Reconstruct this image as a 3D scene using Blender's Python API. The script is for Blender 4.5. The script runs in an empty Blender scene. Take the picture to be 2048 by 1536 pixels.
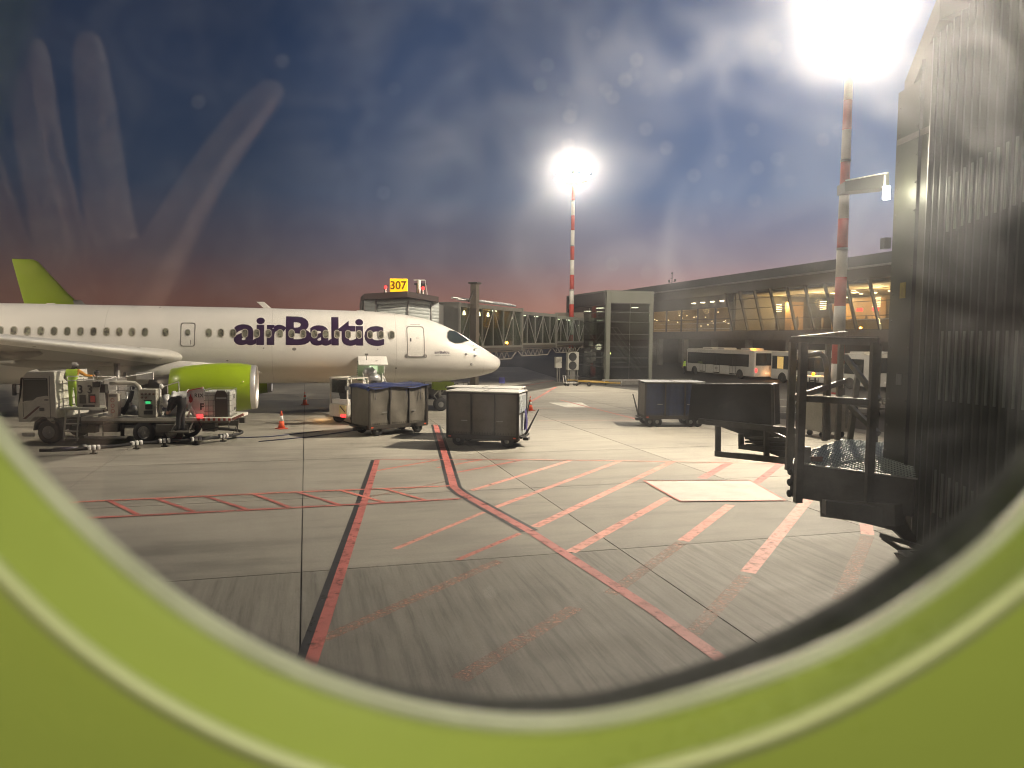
import bpy, bmesh, math, random
import numpy as np
from mathutils import Vector, Matrix, Euler
random.seed(7)
SC = bpy.context.scene
COL = SC.collection
R = math.radians
# ------------------------------------------------------------------ camera
EYE = Vector((0, 0, 4.1))
FPX = 2048 * 26 / 36
PITCH = math.atan(95 / FPX); ROLL = R(0.6)
FWD = Vector((0, math.cos(PITCH), -math.sin(PITCH)))
_u = Vector((0, math.sin(PITCH), math.cos(PITCH))); _r = Vector((1, 0, 0))
RGT = _r * math.cos(ROLL) + _u * math.sin(ROLL)
UPV = _u * math.cos(ROLL) - _r * math.sin(ROLL)
cam_data = bpy.data.cameras.new('camera'); cam = bpy.data.objects.new('camera', cam_data)
COL.objects.link(cam); SC.camera = cam
cam_data.sensor_width = 36; cam_data.lens = 26
cam_data.clip_start = 0.01; cam_data.clip_end = 3000
m = Matrix((RGT, UPV, -FWD)).transposed().to_4x4(); m.translation = EYE
cam.matrix_world = m
cam_data.dof.use_dof = True; cam_data.dof.focus_distance = 30; cam_data.dof.aperture_fstop = 6.3
# ------------------------------------------------------------------ world: dusk sky
W = bpy.data.worlds.new('World'); SC.world = W; W.use_nodes = True
nt = W.node_tree; nt.nodes.clear()
def N(t, kind, **kw):
    n = t.nodes.new(kind)
    for k, v in kw.items():
        if k in ('operation', 'blend_type', 'data_type', 'noise_dimensions', 'sky_type', 'interpolation_type', 'feature', 'distribution'): setattr(n, k, v)
        else: n.inputs[k.replace('_', ' ')].default_value = v
    return n
def ramp(t, stops, interp='LINEAR'):
    n = t.nodes.new('ShaderNodeValToRGB'); n.color_ramp.interpolation = interp
    e = n.color_ramp.elements
    while len(e) < len(stops): e.new(0.5)
    for i, (p, c) in enumerate(stops):
        e[i].position = p; e[i].color = (c[0], c[1], c[2], 1) if hasattr(c, '__len__') else (c, c, c, 1)
    return n
geo = nt.nodes.new('ShaderNodeNewGeometry')
tc = nt.nodes.new('ShaderNodeTexCoord')
sep = nt.nodes.new('ShaderNodeSeparateXYZ'); nt.links.new(tc.outputs['Generated'], sep.inputs[0])
el = ramp(nt, [(0.0, (0.215, .092, .062)), (0.045, (.180, .090, .072)), (0.10, (.096, .080, .096)), (0.18, (.046, .066, .112)), (0.33, (.023, .043, .094)), (0.6, (.010, .024, .060)), (1, (.005, .012, .032))])
nt.links.new(sep.outputs['Z'], el.inputs[0])
dot = nt.nodes.new('ShaderNodeVectorMath'); dot.operation = 'DOT_PRODUCT'
nt.links.new(tc.outputs['Generated'], dot.inputs[0]); dot.inputs[1].default_value = (0.80, 0.60, 0)
az = ramp(nt, [(0.0, .14), (.40, .20), (.62, .46), (.76, 1.0), (.90, 1.9), (1, 2.3)], 'EASE')
mr = N(nt, 'ShaderNodeMapRange'); mr.inputs['From Min'].default_value = -1
nt.links.new(dot.outputs['Value'], mr.inputs['Value']); nt.links.new(mr.outputs[0], az.inputs[0])
skyn = nt.nodes.new('ShaderNodeTexNoise'); skyn.inputs['Scale'].default_value = 2.2; skyn.inputs['Detail'].default_value = 3
mp = nt.nodes.new('ShaderNodeMapping'); mp.inputs['Scale'].default_value = (1, 1, 4)
nt.links.new(tc.outputs['Generated'], mp.inputs[0]); nt.links.new(mp.outputs[0], skyn.inputs[0])
nr = ramp(nt, [(0.3, .94), (.7, 1.05)]); nt.links.new(skyn.outputs[0], nr.inputs[0])
mx = nt.nodes.new('ShaderNodeVectorMath'); mx.operation = 'MULTIPLY'
nt.links.new(el.outputs[0], mx.inputs[0]); nt.links.new(az.outputs[0], mx.inputs[1])
mx2 = nt.nodes.new('ShaderNodeVectorMath'); mx2.operation = 'MULTIPLY'
nt.links.new(mx.outputs[0], mx2.inputs[0]); nt.links.new(nr.outputs[0], mx2.inputs[1])
bg = nt.nodes.new('ShaderNodeBackground'); bg.inputs['Strength'].default_value = 1.55
wo = nt.nodes.new('ShaderNodeOutputWorld')
nt.links.new(mx2.outputs[0], bg.inputs[0]); nt.links.new(bg.outputs[0], wo.inputs[0])
SC.view_settings.view_transform = 'Standard'; SC.view_settings.look = 'None'
SC.view_settings.exposure = 0.0; SC.view_settings.gamma = 1
SC.cycles.use_denoising = True; SC.cycles.pixel_filter_type = 'BLACKMAN_HARRIS'; SC.cycles.filter_width = 1.05
SC.cycles.max_bounces = 8; SC.cycles.transparent_max_bounces = 24
SC.cycles.diffuse_bounces = 3; SC.cycles.glossy_bounces = 3; SC.cycles.volume_bounces = 0
SC.cycles.sample_clamp_indirect = 4; SC.cycles.caustics_reflective = False; SC.cycles.caustics_refractive = False
SC.cycles.use_light_tree = True

# ------------------------------------------------------------------ lamps
def lamp(name, kind, loc, power, color, size=.3, rot=None, **kw):
    d = bpy.data.lights.new(name, kind); d.energy = power; d.color = color
    if kind in ('POINT', 'SPOT'): d.shadow_soft_size = size
    if kind == 'AREA': d.shape = 'RECTANGLE'; d.size = size; d.size_y = kw.get('sy', size)
    if kind == 'SPOT': d.spot_size = kw.get('cone', R(140)); d.spot_blend = kw.get('blend', .6)
    o = bpy.data.objects.new(name, d); COL.objects.link(o); o.location = loc
    if rot is not None: o.rotation_euler = rot
    return o
MAST1 = (15.1, 34.3); MAST2 = (5.45, 69.0); MAST3 = (-34.0, 21.0); MAST4 = (-78.0, 55.0)
WARM = (1.0, .87, .68)
def aim(a, b): return (Vector(b) - Vector(a)).to_track_quat('-Z', 'Y').to_euler()
lamp('floodlight_lamp', 'SPOT', (MAST1[0] - .2, MAST1[1] - .9, 18.3), 98000, WARM, .25, rot=aim((*MAST1, 18.3), (-13, 21, 0)), cone=R(134), blend=1)
lamp('floodlight_lamp', 'SPOT', (MAST1[0] - .3, MAST1[1] + .9, 18.3), 58000, WARM, .25, rot=aim((*MAST1, 18.3), (11, 70, 2)), cone=R(110), blend=.9)
lamp('floodlight_lamp', 'SPOT', (MAST2[0], MAST2[1] - .9, 18.9), 42000, WARM, .3, rot=aim((*MAST2, 18.9), (-2, 14, 0)), cone=R(140), blend=.6)
lamp('floodlight_lamp', 'SPOT', (MAST3[0] + .6, MAST3[1] + .6, 18.0), 23000, WARM, .3, rot=aim((*MAST3, 18), (-16, 37, 3)), cone=R(130), blend=.7)
lamp('floodlight_lamp', 'SPOT', (MAST4[0] + .6, MAST4[1] + .3, 18.0), 90000, WARM, .45, rot=aim((*MAST4, 18), (-47, 76, 9)), cone=R(110), blend=.7)  # added unseen mast lamp, brightens the second airliner's fin
lamp('cabin_reading_light', 'AREA', (.05, -.42, 4.72), 6.8, (1, .93, .80), .14, rot=(R(42), 0, 0))
lamp('hand_fill_spot', 'SPOT', (-.40, .10, 3.86), 42, (1, .84, .72), .02, rot=Vector((.26, -.24, .42)).to_track_quat('-Z', 'Y').to_euler(), cone=R(60), blend=.7)  # added spot that makes the hand's reflection show, not a cabin fitting

# ------------------------------------------------------------------ materials
MATS = {}
def mat(name, col, rough=.6, metal=0.0, var=.12, vscale=1.5, bump=0.0, bscale=40, emit=None, estr=1.0, spec=.5, coat=0.0, rnd=0.0, stretch=None):
    if name in MATS: return MATS[name]
    M_ = bpy.data.materials.new(name); M_.use_nodes = True
    t = M_.node_tree; b = t.nodes['Principled BSDF']
    b.inputs['Roughness'].default_value = rough; b.inputs['Metallic'].default_value = metal
    b.inputs['Specular IOR Level'].default_value = spec; b.inputs['Coat Weight'].default_value = coat
    c = t.nodes.new('ShaderNodeTexCoord')
    vec = c.outputs['Object']
    if stretch:
        mpn = t.nodes.new('ShaderNodeMapping'); mpn.inputs['Scale'].default_value = stretch
        t.links.new(vec, mpn.inputs[0]); vec = mpn.outputs[0]
    if var > 0:
        n = t.nodes.new('ShaderNodeTexNoise'); n.inputs['Scale'].default_value = vscale; n.inputs['Detail'].default_value = 6; n.inputs['Roughness'].default_value = .62
        t.links.new(vec, n.inputs['Vector'])
        r = ramp(t, [(0.28, tuple(max(0, x * (1 - var * 1.6)) for x in col)), (.5, col), (.74, tuple(min(1, x * (1 + var)) for x in col))])
        t.links.new(n.outputs[0], r.inputs[0]); out = r.outputs[0]
        if rnd > 0:
            oi = t.nodes.new('ShaderNodeObjectInfo'); mr_ = t.nodes.new('ShaderNodeMapRange')
            mr_.inputs['To Min'].default_value = 1 - rnd; mr_.inputs['To Max'].default_value = 1 + rnd
            t.links.new(oi.outputs['Random'], mr_.inputs[0])
            vm = t.nodes.new('ShaderNodeVectorMath'); vm.operation = 'MULTIPLY'
            t.links.new(out, vm.inputs[0]); t.links.new(mr_.outputs[0], vm.inputs[1]); out = vm.outputs[0]
        t.links.new(out, b.inputs['Base Color'])
        rr = t.nodes.new('ShaderNodeMapRange'); rr.inputs['To Min'].default_value = max(.03, rough - .1); rr.inputs['To Max'].default_value = min(1, rough + .12)
        t.links.new(n.outputs[0], rr.inputs[0]); t.links.new(rr.outputs[0], b.inputs['Roughness'])
    else: b.inputs['Base Color'].default_value = (*col, 1)
    if bump > 0:
        n2 = t.nodes.new('ShaderNodeTexNoise'); n2.inputs['Scale'].default_value = bscale; n2.inputs['Detail'].default_value = 4
        t.links.new(vec, n2.inputs['Vector'])
        bp = t.nodes.new('ShaderNodeBump'); bp.inputs['Strength'].default_value = bump; bp.inputs['Distance'].default_value = .02
        t.links.new(n2.outputs[0], bp.inputs['Height']); t.links.new(bp.outputs[0], b.inputs['Normal'])
    if emit:
        b.inputs['Emission Color'].default_value = (*emit, 1); b.inputs['Emission Strength'].default_value = estr
    MATS[name] = M_; return M_
def glass(name, tint=(.8, .85, .85), refl=.08, rough=.03, fr=.9):
    """thin pane: mostly see-through, a little mirror, optional dark tint"""
    if name in MATS: return MATS[name]
    M_ = bpy.data.materials.new(name); M_.use_nodes = True; t = M_.node_tree; t.nodes.clear()
    o = t.nodes.new('ShaderNodeOutputMaterial'); tr = t.nodes.new('ShaderNodeBsdfTransparent'); tr.inputs[0].default_value = (*tint, 1)
    g = t.nodes.new('ShaderNodeBsdfGlossy'); g.inputs['Roughness'].default_value = rough
    f = t.nodes.new('ShaderNodeFresnel'); f.inputs[0].default_value = 1.5
    ma = t.nodes.new('ShaderNodeMath'); ma.operation = 'MULTIPLY_ADD'; ma.inputs[1].default_value = fr; ma.inputs[2].default_value = refl - .04
    t.links.new(f.outputs[0], ma.inputs[0])
    mi = t.nodes.new('ShaderNodeMixShader'); t.links.new(ma.outputs[0], mi.inputs[0]); t.links.new(tr.outputs[0], mi.inputs[1]); t.links.new(g.outputs[0], mi.inputs[2])
    t.links.new(mi.outputs[0], o.inputs[0])
    MATS[name] = M_; return M_

WHITE = mat('aircraft_white_paint', (.74, .72, .68), .32, 0, .03, .8, coat=.3)
GREENP = mat('lime_paint', (.33, .46, .015), .35, 0, .05, .6, coat=.3)
PURPLE = mat('logo_purple', (.026, .008, .045), .4, 0, .05)
SILVER = mat('polished_metal', (.74, .72, .68), .38, .75, .06, 3)
STEEL = mat('galvanised_steel', (.38, .38, .37), .42, .8, .2, 6)
DKSTEEL = mat('dark_painted_steel', (.055, .055, .045), .5, .1, .3, 5, .15, 30)
GREYM = mat('grey_painted_metal', (.17, .165, .15), .5, .1, .2, 4)
SEAM = mat('seam_grey', (.22, .21, .20), .6, 0, .1)
RUBBER = mat('rubber', (.018, .018, .018), .75, 0, .2, 8)
BLACK = mat('black_plastic', (.02, .02, .02), .5, 0, .2, 5)
TRUCKW = mat('truck_white_paint', (.68, .66, .58), .4, 0, .12, 2.5)
PWHITE = mat('white_paint_clean', (.74, .73, .70), .45, 0, .06, 3)
LGREY = mat('light_grey_plastic', (.36, .36, .34), .5, 0, .08)
REDP = mat('red_paint', (.50, .04, .025), .5, 0, .12)
ORANGEP = mat('cone_orange', (.75, .10, .03), .5, 0, .08)
HIVIS = mat('hi_vis_yellow', (.55, .80, .05), .7, 0, .1, 6, emit=(.4, .7, .03), estr=.05)
ORANGEC = mat('orange_sleeve', (.75, .33, .03), .75, 0, .1)
NAVY = mat('navy_tarpaulin', (.02, .03, .10), .38, 0, .25, 4, .4, 8)
SKIN = mat('skin', (.45, .25, .17), .55, 0, .08, 12)
REFL = mat('reflective_tape', (.70, .72, .66), .35, .2, .05)
DARKC = mat('dark_clothing', (.012, .012, .012), .85, 0, .2)
DGLASS = mat('dark_window_glass', (.012, .014, .014), .06, 0, 0, spec=.8)
YEL = mat('yellow_frame_paint', (.35, .22, .03), .5, 0, .2)

# ------------------------------------------------------------------ mesh builder
def frame(d):
    d = Vector(d).normalized(); a = Vector((0, 0, 1)) if abs(d.z) < .9 else Vector((1, 0, 0))
    x = d.cross(a).normalized(); return x, d.cross(x).normalized()
class MB:
    def __init__(s): s.v = []; s.f = []; s.mi = []; s.sm = []; s.cur = 0
    def add(s, vs, fs, smooth=False):
        b = len(s.v); s.v += [tuple(v) for v in vs]; s.f += [tuple(b + i for i in f) for f in fs]; s.mi += [s.cur] * len(fs); s.sm += [smooth] * len(fs); return s
    def box(s, c, d, rz=0, M=None):
        x, y, z = d[0] / 2, d[1] / 2, d[2] / 2
        vs = [Vector((sx * x, sy * y, sz * z)) for sz in (-1, 1) for sy in (-1, 1) for sx in (-1, 1)]
        m_ = Matrix.Rotation(rz, 3, 'Z') if M is None else M
        vs = [m_ @ v + Vector(c) for v in vs]
        return s.add(vs, [(0, 2, 3, 1), (4, 5, 7, 6), (0, 1, 5, 4), (2, 6, 7, 3), (0, 4, 6, 2), (1, 3, 7, 5)])
    def bx(s, x0, x1, y0, y1, z0, z1): return s.box(((x0 + x1) / 2, (y0 + y1) / 2, (z0 + z1) / 2), (abs(x1 - x0), abs(y1 - y0), abs(z1 - z0)))
    def bar(s, p, q, w, h=None):
        """rectangular bar between two points"""
        p, q = Vector(p), Vector(q); h = h or w; d = q - p; up = Vector((0, 0, 1)) if abs(d.normalized().z) < .95 else Vector((0, 1, 0))
        a = d.cross(up).normalized() * w / 2; b = a.cross(d).normalized() * h / 2
        vs = [e + i * a + j * b for e in (p, q) for j in (-1, 1) for i in (-1, 1)]
        return s.add(vs, [(0, 2, 3, 1), (4, 5, 7, 6), (0, 1, 5, 4), (2, 6, 7, 3), (0, 4, 6, 2), (1, 3, 7, 5)])
    def cyl(s, p, q, r, n=16, r2=None, caps=True):
        p, q = Vector(p), Vector(q); a, b = frame(q - p); r2 = r if r2 is None else r2
        vs = [p + (a * math.cos(t) + b * math.sin(t)) * r for t in np.linspace(0, 2 * math.pi, n, endpoint=False)]
        vs += [q + (a * math.cos(t) + b * math.sin(t)) * r2 for t in np.linspace(0, 2 * math.pi, n, endpoint=False)]
        s.add(vs, [(i, (i + 1) % n, n + (i + 1) % n, n + i) for i in range(n)], True)
        if caps: s.add(vs, [tuple(range(n - 1, -1, -1)), tuple(range(n, 2 * n))])
        return s
    def tube(s, path, r, n=8, caps=True):
        P = [Vector(p) for p in path]; rings = []
        d0 = (P[1] - P[0]); a, b = frame(d0)
        for i, p in enumerate(P):
            d = (P[min(i + 1, len(P) - 1)] - P[max(i - 1, 0)]).normalized()
            a = (a - d * a.dot(d)).normalized(); b = d.cross(a)
            rr = r[i] if hasattr(r, '__len__') else r
            rings.append([p + (a * math.cos(t) + b * math.sin(t)) * rr for t in np.linspace(0, 2 * math.pi, n, endpoint=False)])
        return s.loft(rings, caps)
    def loft(s, rings, caps=True, closed=True, smooth=True):
        n = len(rings[0]); vs = [v for r_ in rings for v in r_]; fs = []
        for k in range(len(rings) - 1):
            for i in range(n if closed else n - 1):
                j = (i + 1) % n; fs.append((k * n + i, k * n + j, (k + 1) * n + j, (k + 1) * n + i))
        s.add(vs, fs, smooth)
        if caps and closed: s.add(vs, [tuple(range(n - 1, -1, -1)), tuple(range((len(rings) - 1) * n, len(rings) * n))])
        return s
    def lathe(s, prof, o=(0, 0, 0), ax=(0, 0, 1), n=24, smooth=True):
        """prof: (distance along axis, radius)"""
        o = Vector(o); ax = Vector(ax).normalized(); a, b = frame(ax)
        rings = [[o + ax * h + (a * math.cos(t) + b * math.sin(t)) * max(r_, 1e-4) for t in np.linspace(0, 2 * math.pi, n, endpoint=False)] for h, r_ in prof]
        return s.loft(rings, False, smooth=smooth)
    def prism(s, poly, vec):
        """poly: 3D points of a flat face, extruded by vec"""
        P = [Vector(p) for p in poly]; v = Vector(vec); n = len(P)
        vs = P + [p + v for p in P]
        return s.add(vs, [tuple(range(n - 1, -1, -1)), tuple(range(n, 2 * n))] + [(i, (i + 1) % n, n + (i + 1) % n, n + i) for i in range(n)])
    def ell(s, c, r, n=14, m_=8, M=None):
        c = Vector(c); vs = []; fs = []
        for j in range(m_ + 1):
            ph = math.pi * j / m_
            for i in range(n):
                t = 2 * math.pi * i / n
                v = Vector((r[0] * math.sin(ph) * math.cos(t), r[1] * math.sin(ph) * math.sin(t), r[2] * math.cos(ph)))
                vs.append((M @ v if M is not None else v) + c)
        for j in range(m_):
            for i in range(n): fs.append((j * n + i, j * n + (i + 1) % n, (j + 1) * n + (i + 1) % n, (j + 1) * n + i))
        return s.add(vs, fs, True)
    def build(s, name, m_, parent=None, loc=None, bev=0, fix=True, smooth=None):
        me = bpy.data.meshes.new(name); me.from_pydata(s.v, [], s.f)
        for mm in (m_ if isinstance(m_, (list, tuple)) else [m_]): me.materials.append(mm)
        me.polygons.foreach_set('material_index', s.mi)
        me.polygons.foreach_set('use_smooth', [bool(x) if smooth is None else smooth for x in s.sm])
        if fix or bev:
            bm = bmesh.new(); bm.from_mesh(me); bmesh.ops.remove_doubles(bm, verts=bm.verts, dist=1e-5)
            if bev: bmesh.ops.bevel(bm, geom=[e for e in bm.edges if e.is_manifold and e.calc_face_angle(0) > .6], offset=bev, segments=2, affect='EDGES', profile=.6)
            bmesh.ops.recalc_face_normals(bm, faces=bm.faces); bm.to_mesh(me); bm.free()
        me.update()
        o = bpy.data.objects.new(name, me); COL.objects.link(o)
        if loc is not None: o.location = loc
        if parent is not None: o.parent = parent
        return o
def tag(o, label=None, cat=None, group=None, kind=None):
    for k, v in (('label', label), ('category', cat), ('group', group), ('kind', kind)):
        if v: o[k] = v
    return o
def thing(name, label, cat, loc=(0, 0, 0), rz=0, group=None):
    o = bpy.data.objects.new(name, None); COL.objects.link(o); o.location = loc; o.rotation_euler = (0, 0, rz); o.empty_display_size = .2
    return tag(o, label, cat, group)
def kids(o): return [c for c in bpy.data.objects if c.parent == o]
def copy_tree(o, parent=None):
    c = o.copy(); COL.objects.link(c); c.parent = parent
    for ch in kids(o): copy_tree(ch, c)
    return c
def inst(o, parent, loc, rot=(0, 0, 0), scale=None):
    c = o.copy(); COL.objects.link(c); c.parent = parent; c.location = loc; c.rotation_euler = rot
    if scale: c.scale = scale
    return c
def text_mesh(txt, size, bold=0.0, xs=1.0, extrude=.0, shear=0, cuts=0, space=1.0):
    """flat lettering as mesh data in its own XY plane, baseline at y=0; cut into strips so that it can bend round a body"""
    cu = bpy.data.curves.new('lettering', 'FONT'); cu.body = txt; cu.size = size; cu.offset = bold; cu.extrude = extrude; cu.shear = shear; cu.resolution_u = 4; cu.space_character = space
    ob = bpy.data.objects.new('lettering', cu); COL.objects.link(ob)
    dg = bpy.context.evaluated_depsgraph_get(); me = bpy.data.meshes.new_from_object(ob.evaluated_get(dg)); bpy.data.objects.remove(ob); bpy.data.curves.remove(cu)
    for v in me.vertices: v.co.x *= xs
    if cuts:
        bm = bmesh.new(); bm.from_mesh(me); ys = [v.co.y for v in bm.verts]; y0, y1 = min(ys), max(ys)
        for k in range(1, cuts):
            bmesh.ops.bisect_plane(bm, geom=bm.verts[:] + bm.edges[:] + bm.faces[:], plane_co=(0, y0 + (y1 - y0) * k / cuts, 0), plane_no=(0, 1, 0))
        bm.to_mesh(me); bm.free()
    return me
def letter(txt, size, m_, parent, M, bold=0, xs=1.0, name='lettering', extrude=.002, center=True, space=1.0):
    me = text_mesh(txt, size, bold, xs, extrude, space=space); me.materials.append(m_)
    if center:
        X = [v.co.x for v in me.vertices]; Y = [v.co.y for v in me.vertices]
        cx, cy = (min(X) + max(X)) / 2, (min(Y) + max(Y)) / 2
        for v in me.vertices: v.co.x -= cx; v.co.y -= cy
    o = bpy.data.objects.new(name, me); COL.objects.link(o); o.parent = parent; o.matrix_local = M; return o
def facing(loc, rz=0, tilt=90):
    """matrix for lettering that stands upright and reads from -Y (turned by rz)"""
    return Matrix.Translation(loc) @ Matrix.Rotation(rz, 4, 'Z') @ Matrix.Rotation(R(tilt), 4, 'X')
def at(x, y, Y):
    """place seen in direction (x, y) of the photograph at depth Y"""
    d = FWD + RGT * ((x - 1024) / FPX) + UPV * ((768 - y) / FPX); return EYE + d * (Y / d.y)
def gd(x, y, z=0.0):
    d = FWD + RGT * ((x - 1024) / FPX) + UPV * ((768 - y) / FPX); return EYE + d * ((z - EYE.z) / d.z)
def pch(xs, ys):
    """smooth monotone interpolation"""
    xs = np.array(xs, float); ys = np.array(ys, float); h = np.diff(xs); dl = np.diff(ys) / h; d = np.zeros(len(xs))
    for i in range(1, len(xs) - 1):
        if dl[i - 1] * dl[i] > 0: w1 = 2 * h[i] + h[i - 1]; w2 = h[i] + 2 * h[i - 1]; d[i] = (w1 + w2) / (w1 / dl[i - 1] + w2 / dl[i])
    d[0] = dl[0]; d[-1] = dl[-1]
    def fn(x):
        x = min(max(x, xs[0]), xs[-1]); i = min(max(int(np.searchsorted(xs, x)) - 1, 0), len(h) - 1)
        t = (x - xs[i]) / h[i]; h00 = 2 * t**3 - 3 * t**2 + 1; h10 = t**3 - 2 * t**2 + t; h01 = -2 * t**3 + 3 * t**2; h11 = t**3 - t**2
        return float(h00 * ys[i] + h10 * h[i] * d[i] + h01 * ys[i + 1] + h11 * h[i] * d[i + 1])
    return fn

# ------------------------------------------------------------------ ground
GA = R(15.6)                                     # the apron's joints, stands and buildings share this direction
GU = Vector((math.cos(GA), math.sin(GA), 0)); GV = Vector((-math.sin(GA), math.cos(GA), 0))
def concrete():
    M_ = bpy.data.materials.new('apron_concrete'); M_.use_nodes = True; t = M_.node_tree; b = t.nodes['Principled BSDF']
    g_ = t.nodes.new('ShaderNodeNewGeometry'); mp1 = t.nodes.new('ShaderNodeMapping'); mp1.inputs['Rotation'].default_value = (0, 0, -GA)
    mp1.vector_type = 'POINT'; t.links.new(g_.outputs['Position'], mp1.inputs[0])
    def nz(sc, scale, det=5, rough=.6):
        q = t.nodes.new('ShaderNodeMapping'); q.inputs['Scale'].default_value = sc; t.links.new(mp1.outputs[0], q.inputs[0])
        n = t.nodes.new('ShaderNodeTexNoise'); n.inputs['Scale'].default_value = scale; n.inputs['Detail'].default_value = det; n.inputs['Roughness'].default_value = rough
        t.links.new(q.outputs[0], n.inputs['Vector']); return n.outputs[0]
    streak = nz((6.5, .30, 1), 1.0, 7, .75); smear = nz((.25, 1.3, 1), 1.0, 5, .65); fine = nz((1, 1, 1), 22, 5, .7); blot = nz((1, 1, 1), .22, 4)
    oi = t.nodes.new('ShaderNodeObjectInfo')
    sp = t.nodes.new('ShaderNodeSeparateXYZ'); t.links.new(mp1.outputs[0], sp.inputs[0])
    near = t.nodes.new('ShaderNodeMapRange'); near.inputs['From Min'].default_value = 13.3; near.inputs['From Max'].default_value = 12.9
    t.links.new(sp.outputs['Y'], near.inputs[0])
    def mth(op, a, b_, c_=None):
        n = t.nodes.new('ShaderNodeMath'); n.operation = op
        for i, v in enumerate((a, b_, c_)):
            if v is None: continue
            if isinstance(v, (int, float)): n.inputs[i].default_value = v
            else: t.links.new(v, n.inputs[i])
        return n.outputs[0]
    r1 = ramp(t, [(.36, .58), (.5, .95), (.64, 1.15)]); t.links.new(streak, r1.inputs[0])
    r2 = ramp(t, [(.32, .70), (.5, 1.0), (.7, 1.14)]); t.links.new(smear, r2.inputs[0])
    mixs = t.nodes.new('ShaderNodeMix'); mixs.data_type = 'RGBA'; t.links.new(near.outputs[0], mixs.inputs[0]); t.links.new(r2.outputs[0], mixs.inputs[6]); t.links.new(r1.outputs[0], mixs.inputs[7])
    r3 = ramp(t, [(.3, .86), (.7, 1.1)]); t.links.new(fine, r3.inputs[0]); r4 = ramp(t, [(.3, .72), (.45, .98), (.65, 1.1)]); t.links.new(blot, r4.inputs[0])
    v = mth('MULTIPLY', mixs.outputs[2], r3.outputs[0]); v = mth('MULTIPLY', v, r4.outputs[0])
    sp_ = nz((1, 1.6, 1), 1.7, 6, .8); rs = ramp(t, [(.62, 1.0), (.72, .80)]); t.links.new(sp_, rs.inputs[0]); v = mth('MULTIPLY', v, rs.outputs[0])
    rn = mth('MULTIPLY_ADD', oi.outputs['Random'], .24, .88); v = mth('MULTIPLY', v, rn)
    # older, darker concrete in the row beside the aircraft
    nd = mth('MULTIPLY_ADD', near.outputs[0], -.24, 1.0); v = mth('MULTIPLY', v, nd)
    cc = t.nodes.new('ShaderNodeVectorMath'); cc.operation = 'SCALE'; cc.inputs[0].default_value = (.255, .238, .200); t.links.new(v, cc.inputs['Scale'])
    t.links.new(cc.outputs[0], b.inputs['Base Color'])
    rr = t.nodes.new('ShaderNodeMapRange'); rr.inputs['To Min'].default_value = .55; rr.inputs['To Max'].default_value = .85; t.links.new(smear, rr.inputs[0]); t.links.new(rr.outputs[0], b.inputs['Roughness'])
    hh = mth('MULTIPLY_ADD', fine, .5, streak)
    bp = t.nodes.new('ShaderNodeBump'); bp.inputs['Strength'].default_value = .25; bp.inputs['Distance'].default_value = .006; t.links.new(hh, bp.inputs['Height']); t.links.new(bp.outputs[0], b.inputs['Normal'])
    return M_
CONC = concrete()
JOINT = mat('joint_filler', (.035, .033, .03), .9, 0, .2)
GRD = mat('far_ground', (.10, .095, .085), .9, 0, .2, .05)
gnd = tag(MB().bx(-900, 900, -200, 1600, -.6, -.03).build('ground', GRD), kind='structure')
apron = tag(MB().bx(-70, 60, -6, 120, -.3, -.012).build('apron', JOINT), 'grey concrete apron of large slabs with dark joints', kind='structure')
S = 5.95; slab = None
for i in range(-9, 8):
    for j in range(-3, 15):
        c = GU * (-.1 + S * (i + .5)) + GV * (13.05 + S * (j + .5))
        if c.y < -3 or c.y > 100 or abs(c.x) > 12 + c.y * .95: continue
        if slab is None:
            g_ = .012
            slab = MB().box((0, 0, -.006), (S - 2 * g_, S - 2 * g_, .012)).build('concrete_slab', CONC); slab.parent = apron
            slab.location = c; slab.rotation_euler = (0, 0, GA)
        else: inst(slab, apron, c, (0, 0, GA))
def paint(name, col, wear=.5, wscale=3.0):
    if name in MATS: return MATS[name]
    M_ = bpy.data.materials.new(name); M_.use_nodes = True; t = M_.node_tree; b = t.nodes['Principled BSDF']; b.inputs['Roughness'].default_value = .6
    g_ = t.nodes.new('ShaderNodeNewGeometry')
    n = t.nodes.new('ShaderNodeTexNoise'); n.inputs['Scale'].default_value = wscale; n.inputs['Detail'].default_value = 8; n.inputs['Roughness'].default_value = .75; t.links.new(g_.outputs['Position'], n.inputs['Vector'])
    n2 = t.nodes.new('ShaderNodeTexNoise'); n2.inputs['Scale'].default_value = .6; n2.inputs['Detail'].default_value = 3; t.links.new(g_.outputs['Position'], n2.inputs['Vector'])
    r0 = ramp(t, [(.35, tuple(x * .8 for x in col)), (.65, tuple(min(1, x * 1.15) for x in col))]); t.links.new(n2.outputs[0], r0.inputs[0]); t.links.new(r0.outputs[0], b.inputs['Base Color'])
    r_ = ramp(t, [(max(0, wear - .12), 0), (wear + .12, 1)]); t.links.new(n.outputs[0], r_.inputs[0]); t.links.new(r_.outputs[0], b.inputs['Alpha'])
    MATS[name] = M_; return M_
RPAINT = paint('red_marking_paint', (.45, .13, .11), .38)
RFAINT = paint('red_marking_paint_worn', (.58, .17, .13), .40, 9.0)
RGONE = paint('red_marking_paint_nearly_gone', (.46, .25, .18), .54, 11.0)
PPAINT = paint('lamplit_red_marking_paint', (.64, .27, .21), .38, 6)  # red paint coloured pale pink for the grazing lamplight on it
WPAINT = paint('white_marking_paint', (.66, .64, .56), .32)
BPAINT = paint('black_marking_paint', (.018, .018, .02), .34)
ZM = [.004]
def strip(mb, a, b, w, z=.004, ea=None):
    a, b = Vector((a[0], a[1], z)), Vector((b[0], b[1], z)); d = (b - a).normalized(); n = Vector((-d.y, d.x, 0)) * w / 2
    mb.add([a - n, b - n, b + n, a + n], [(0, 1, 2, 3)])
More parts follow.
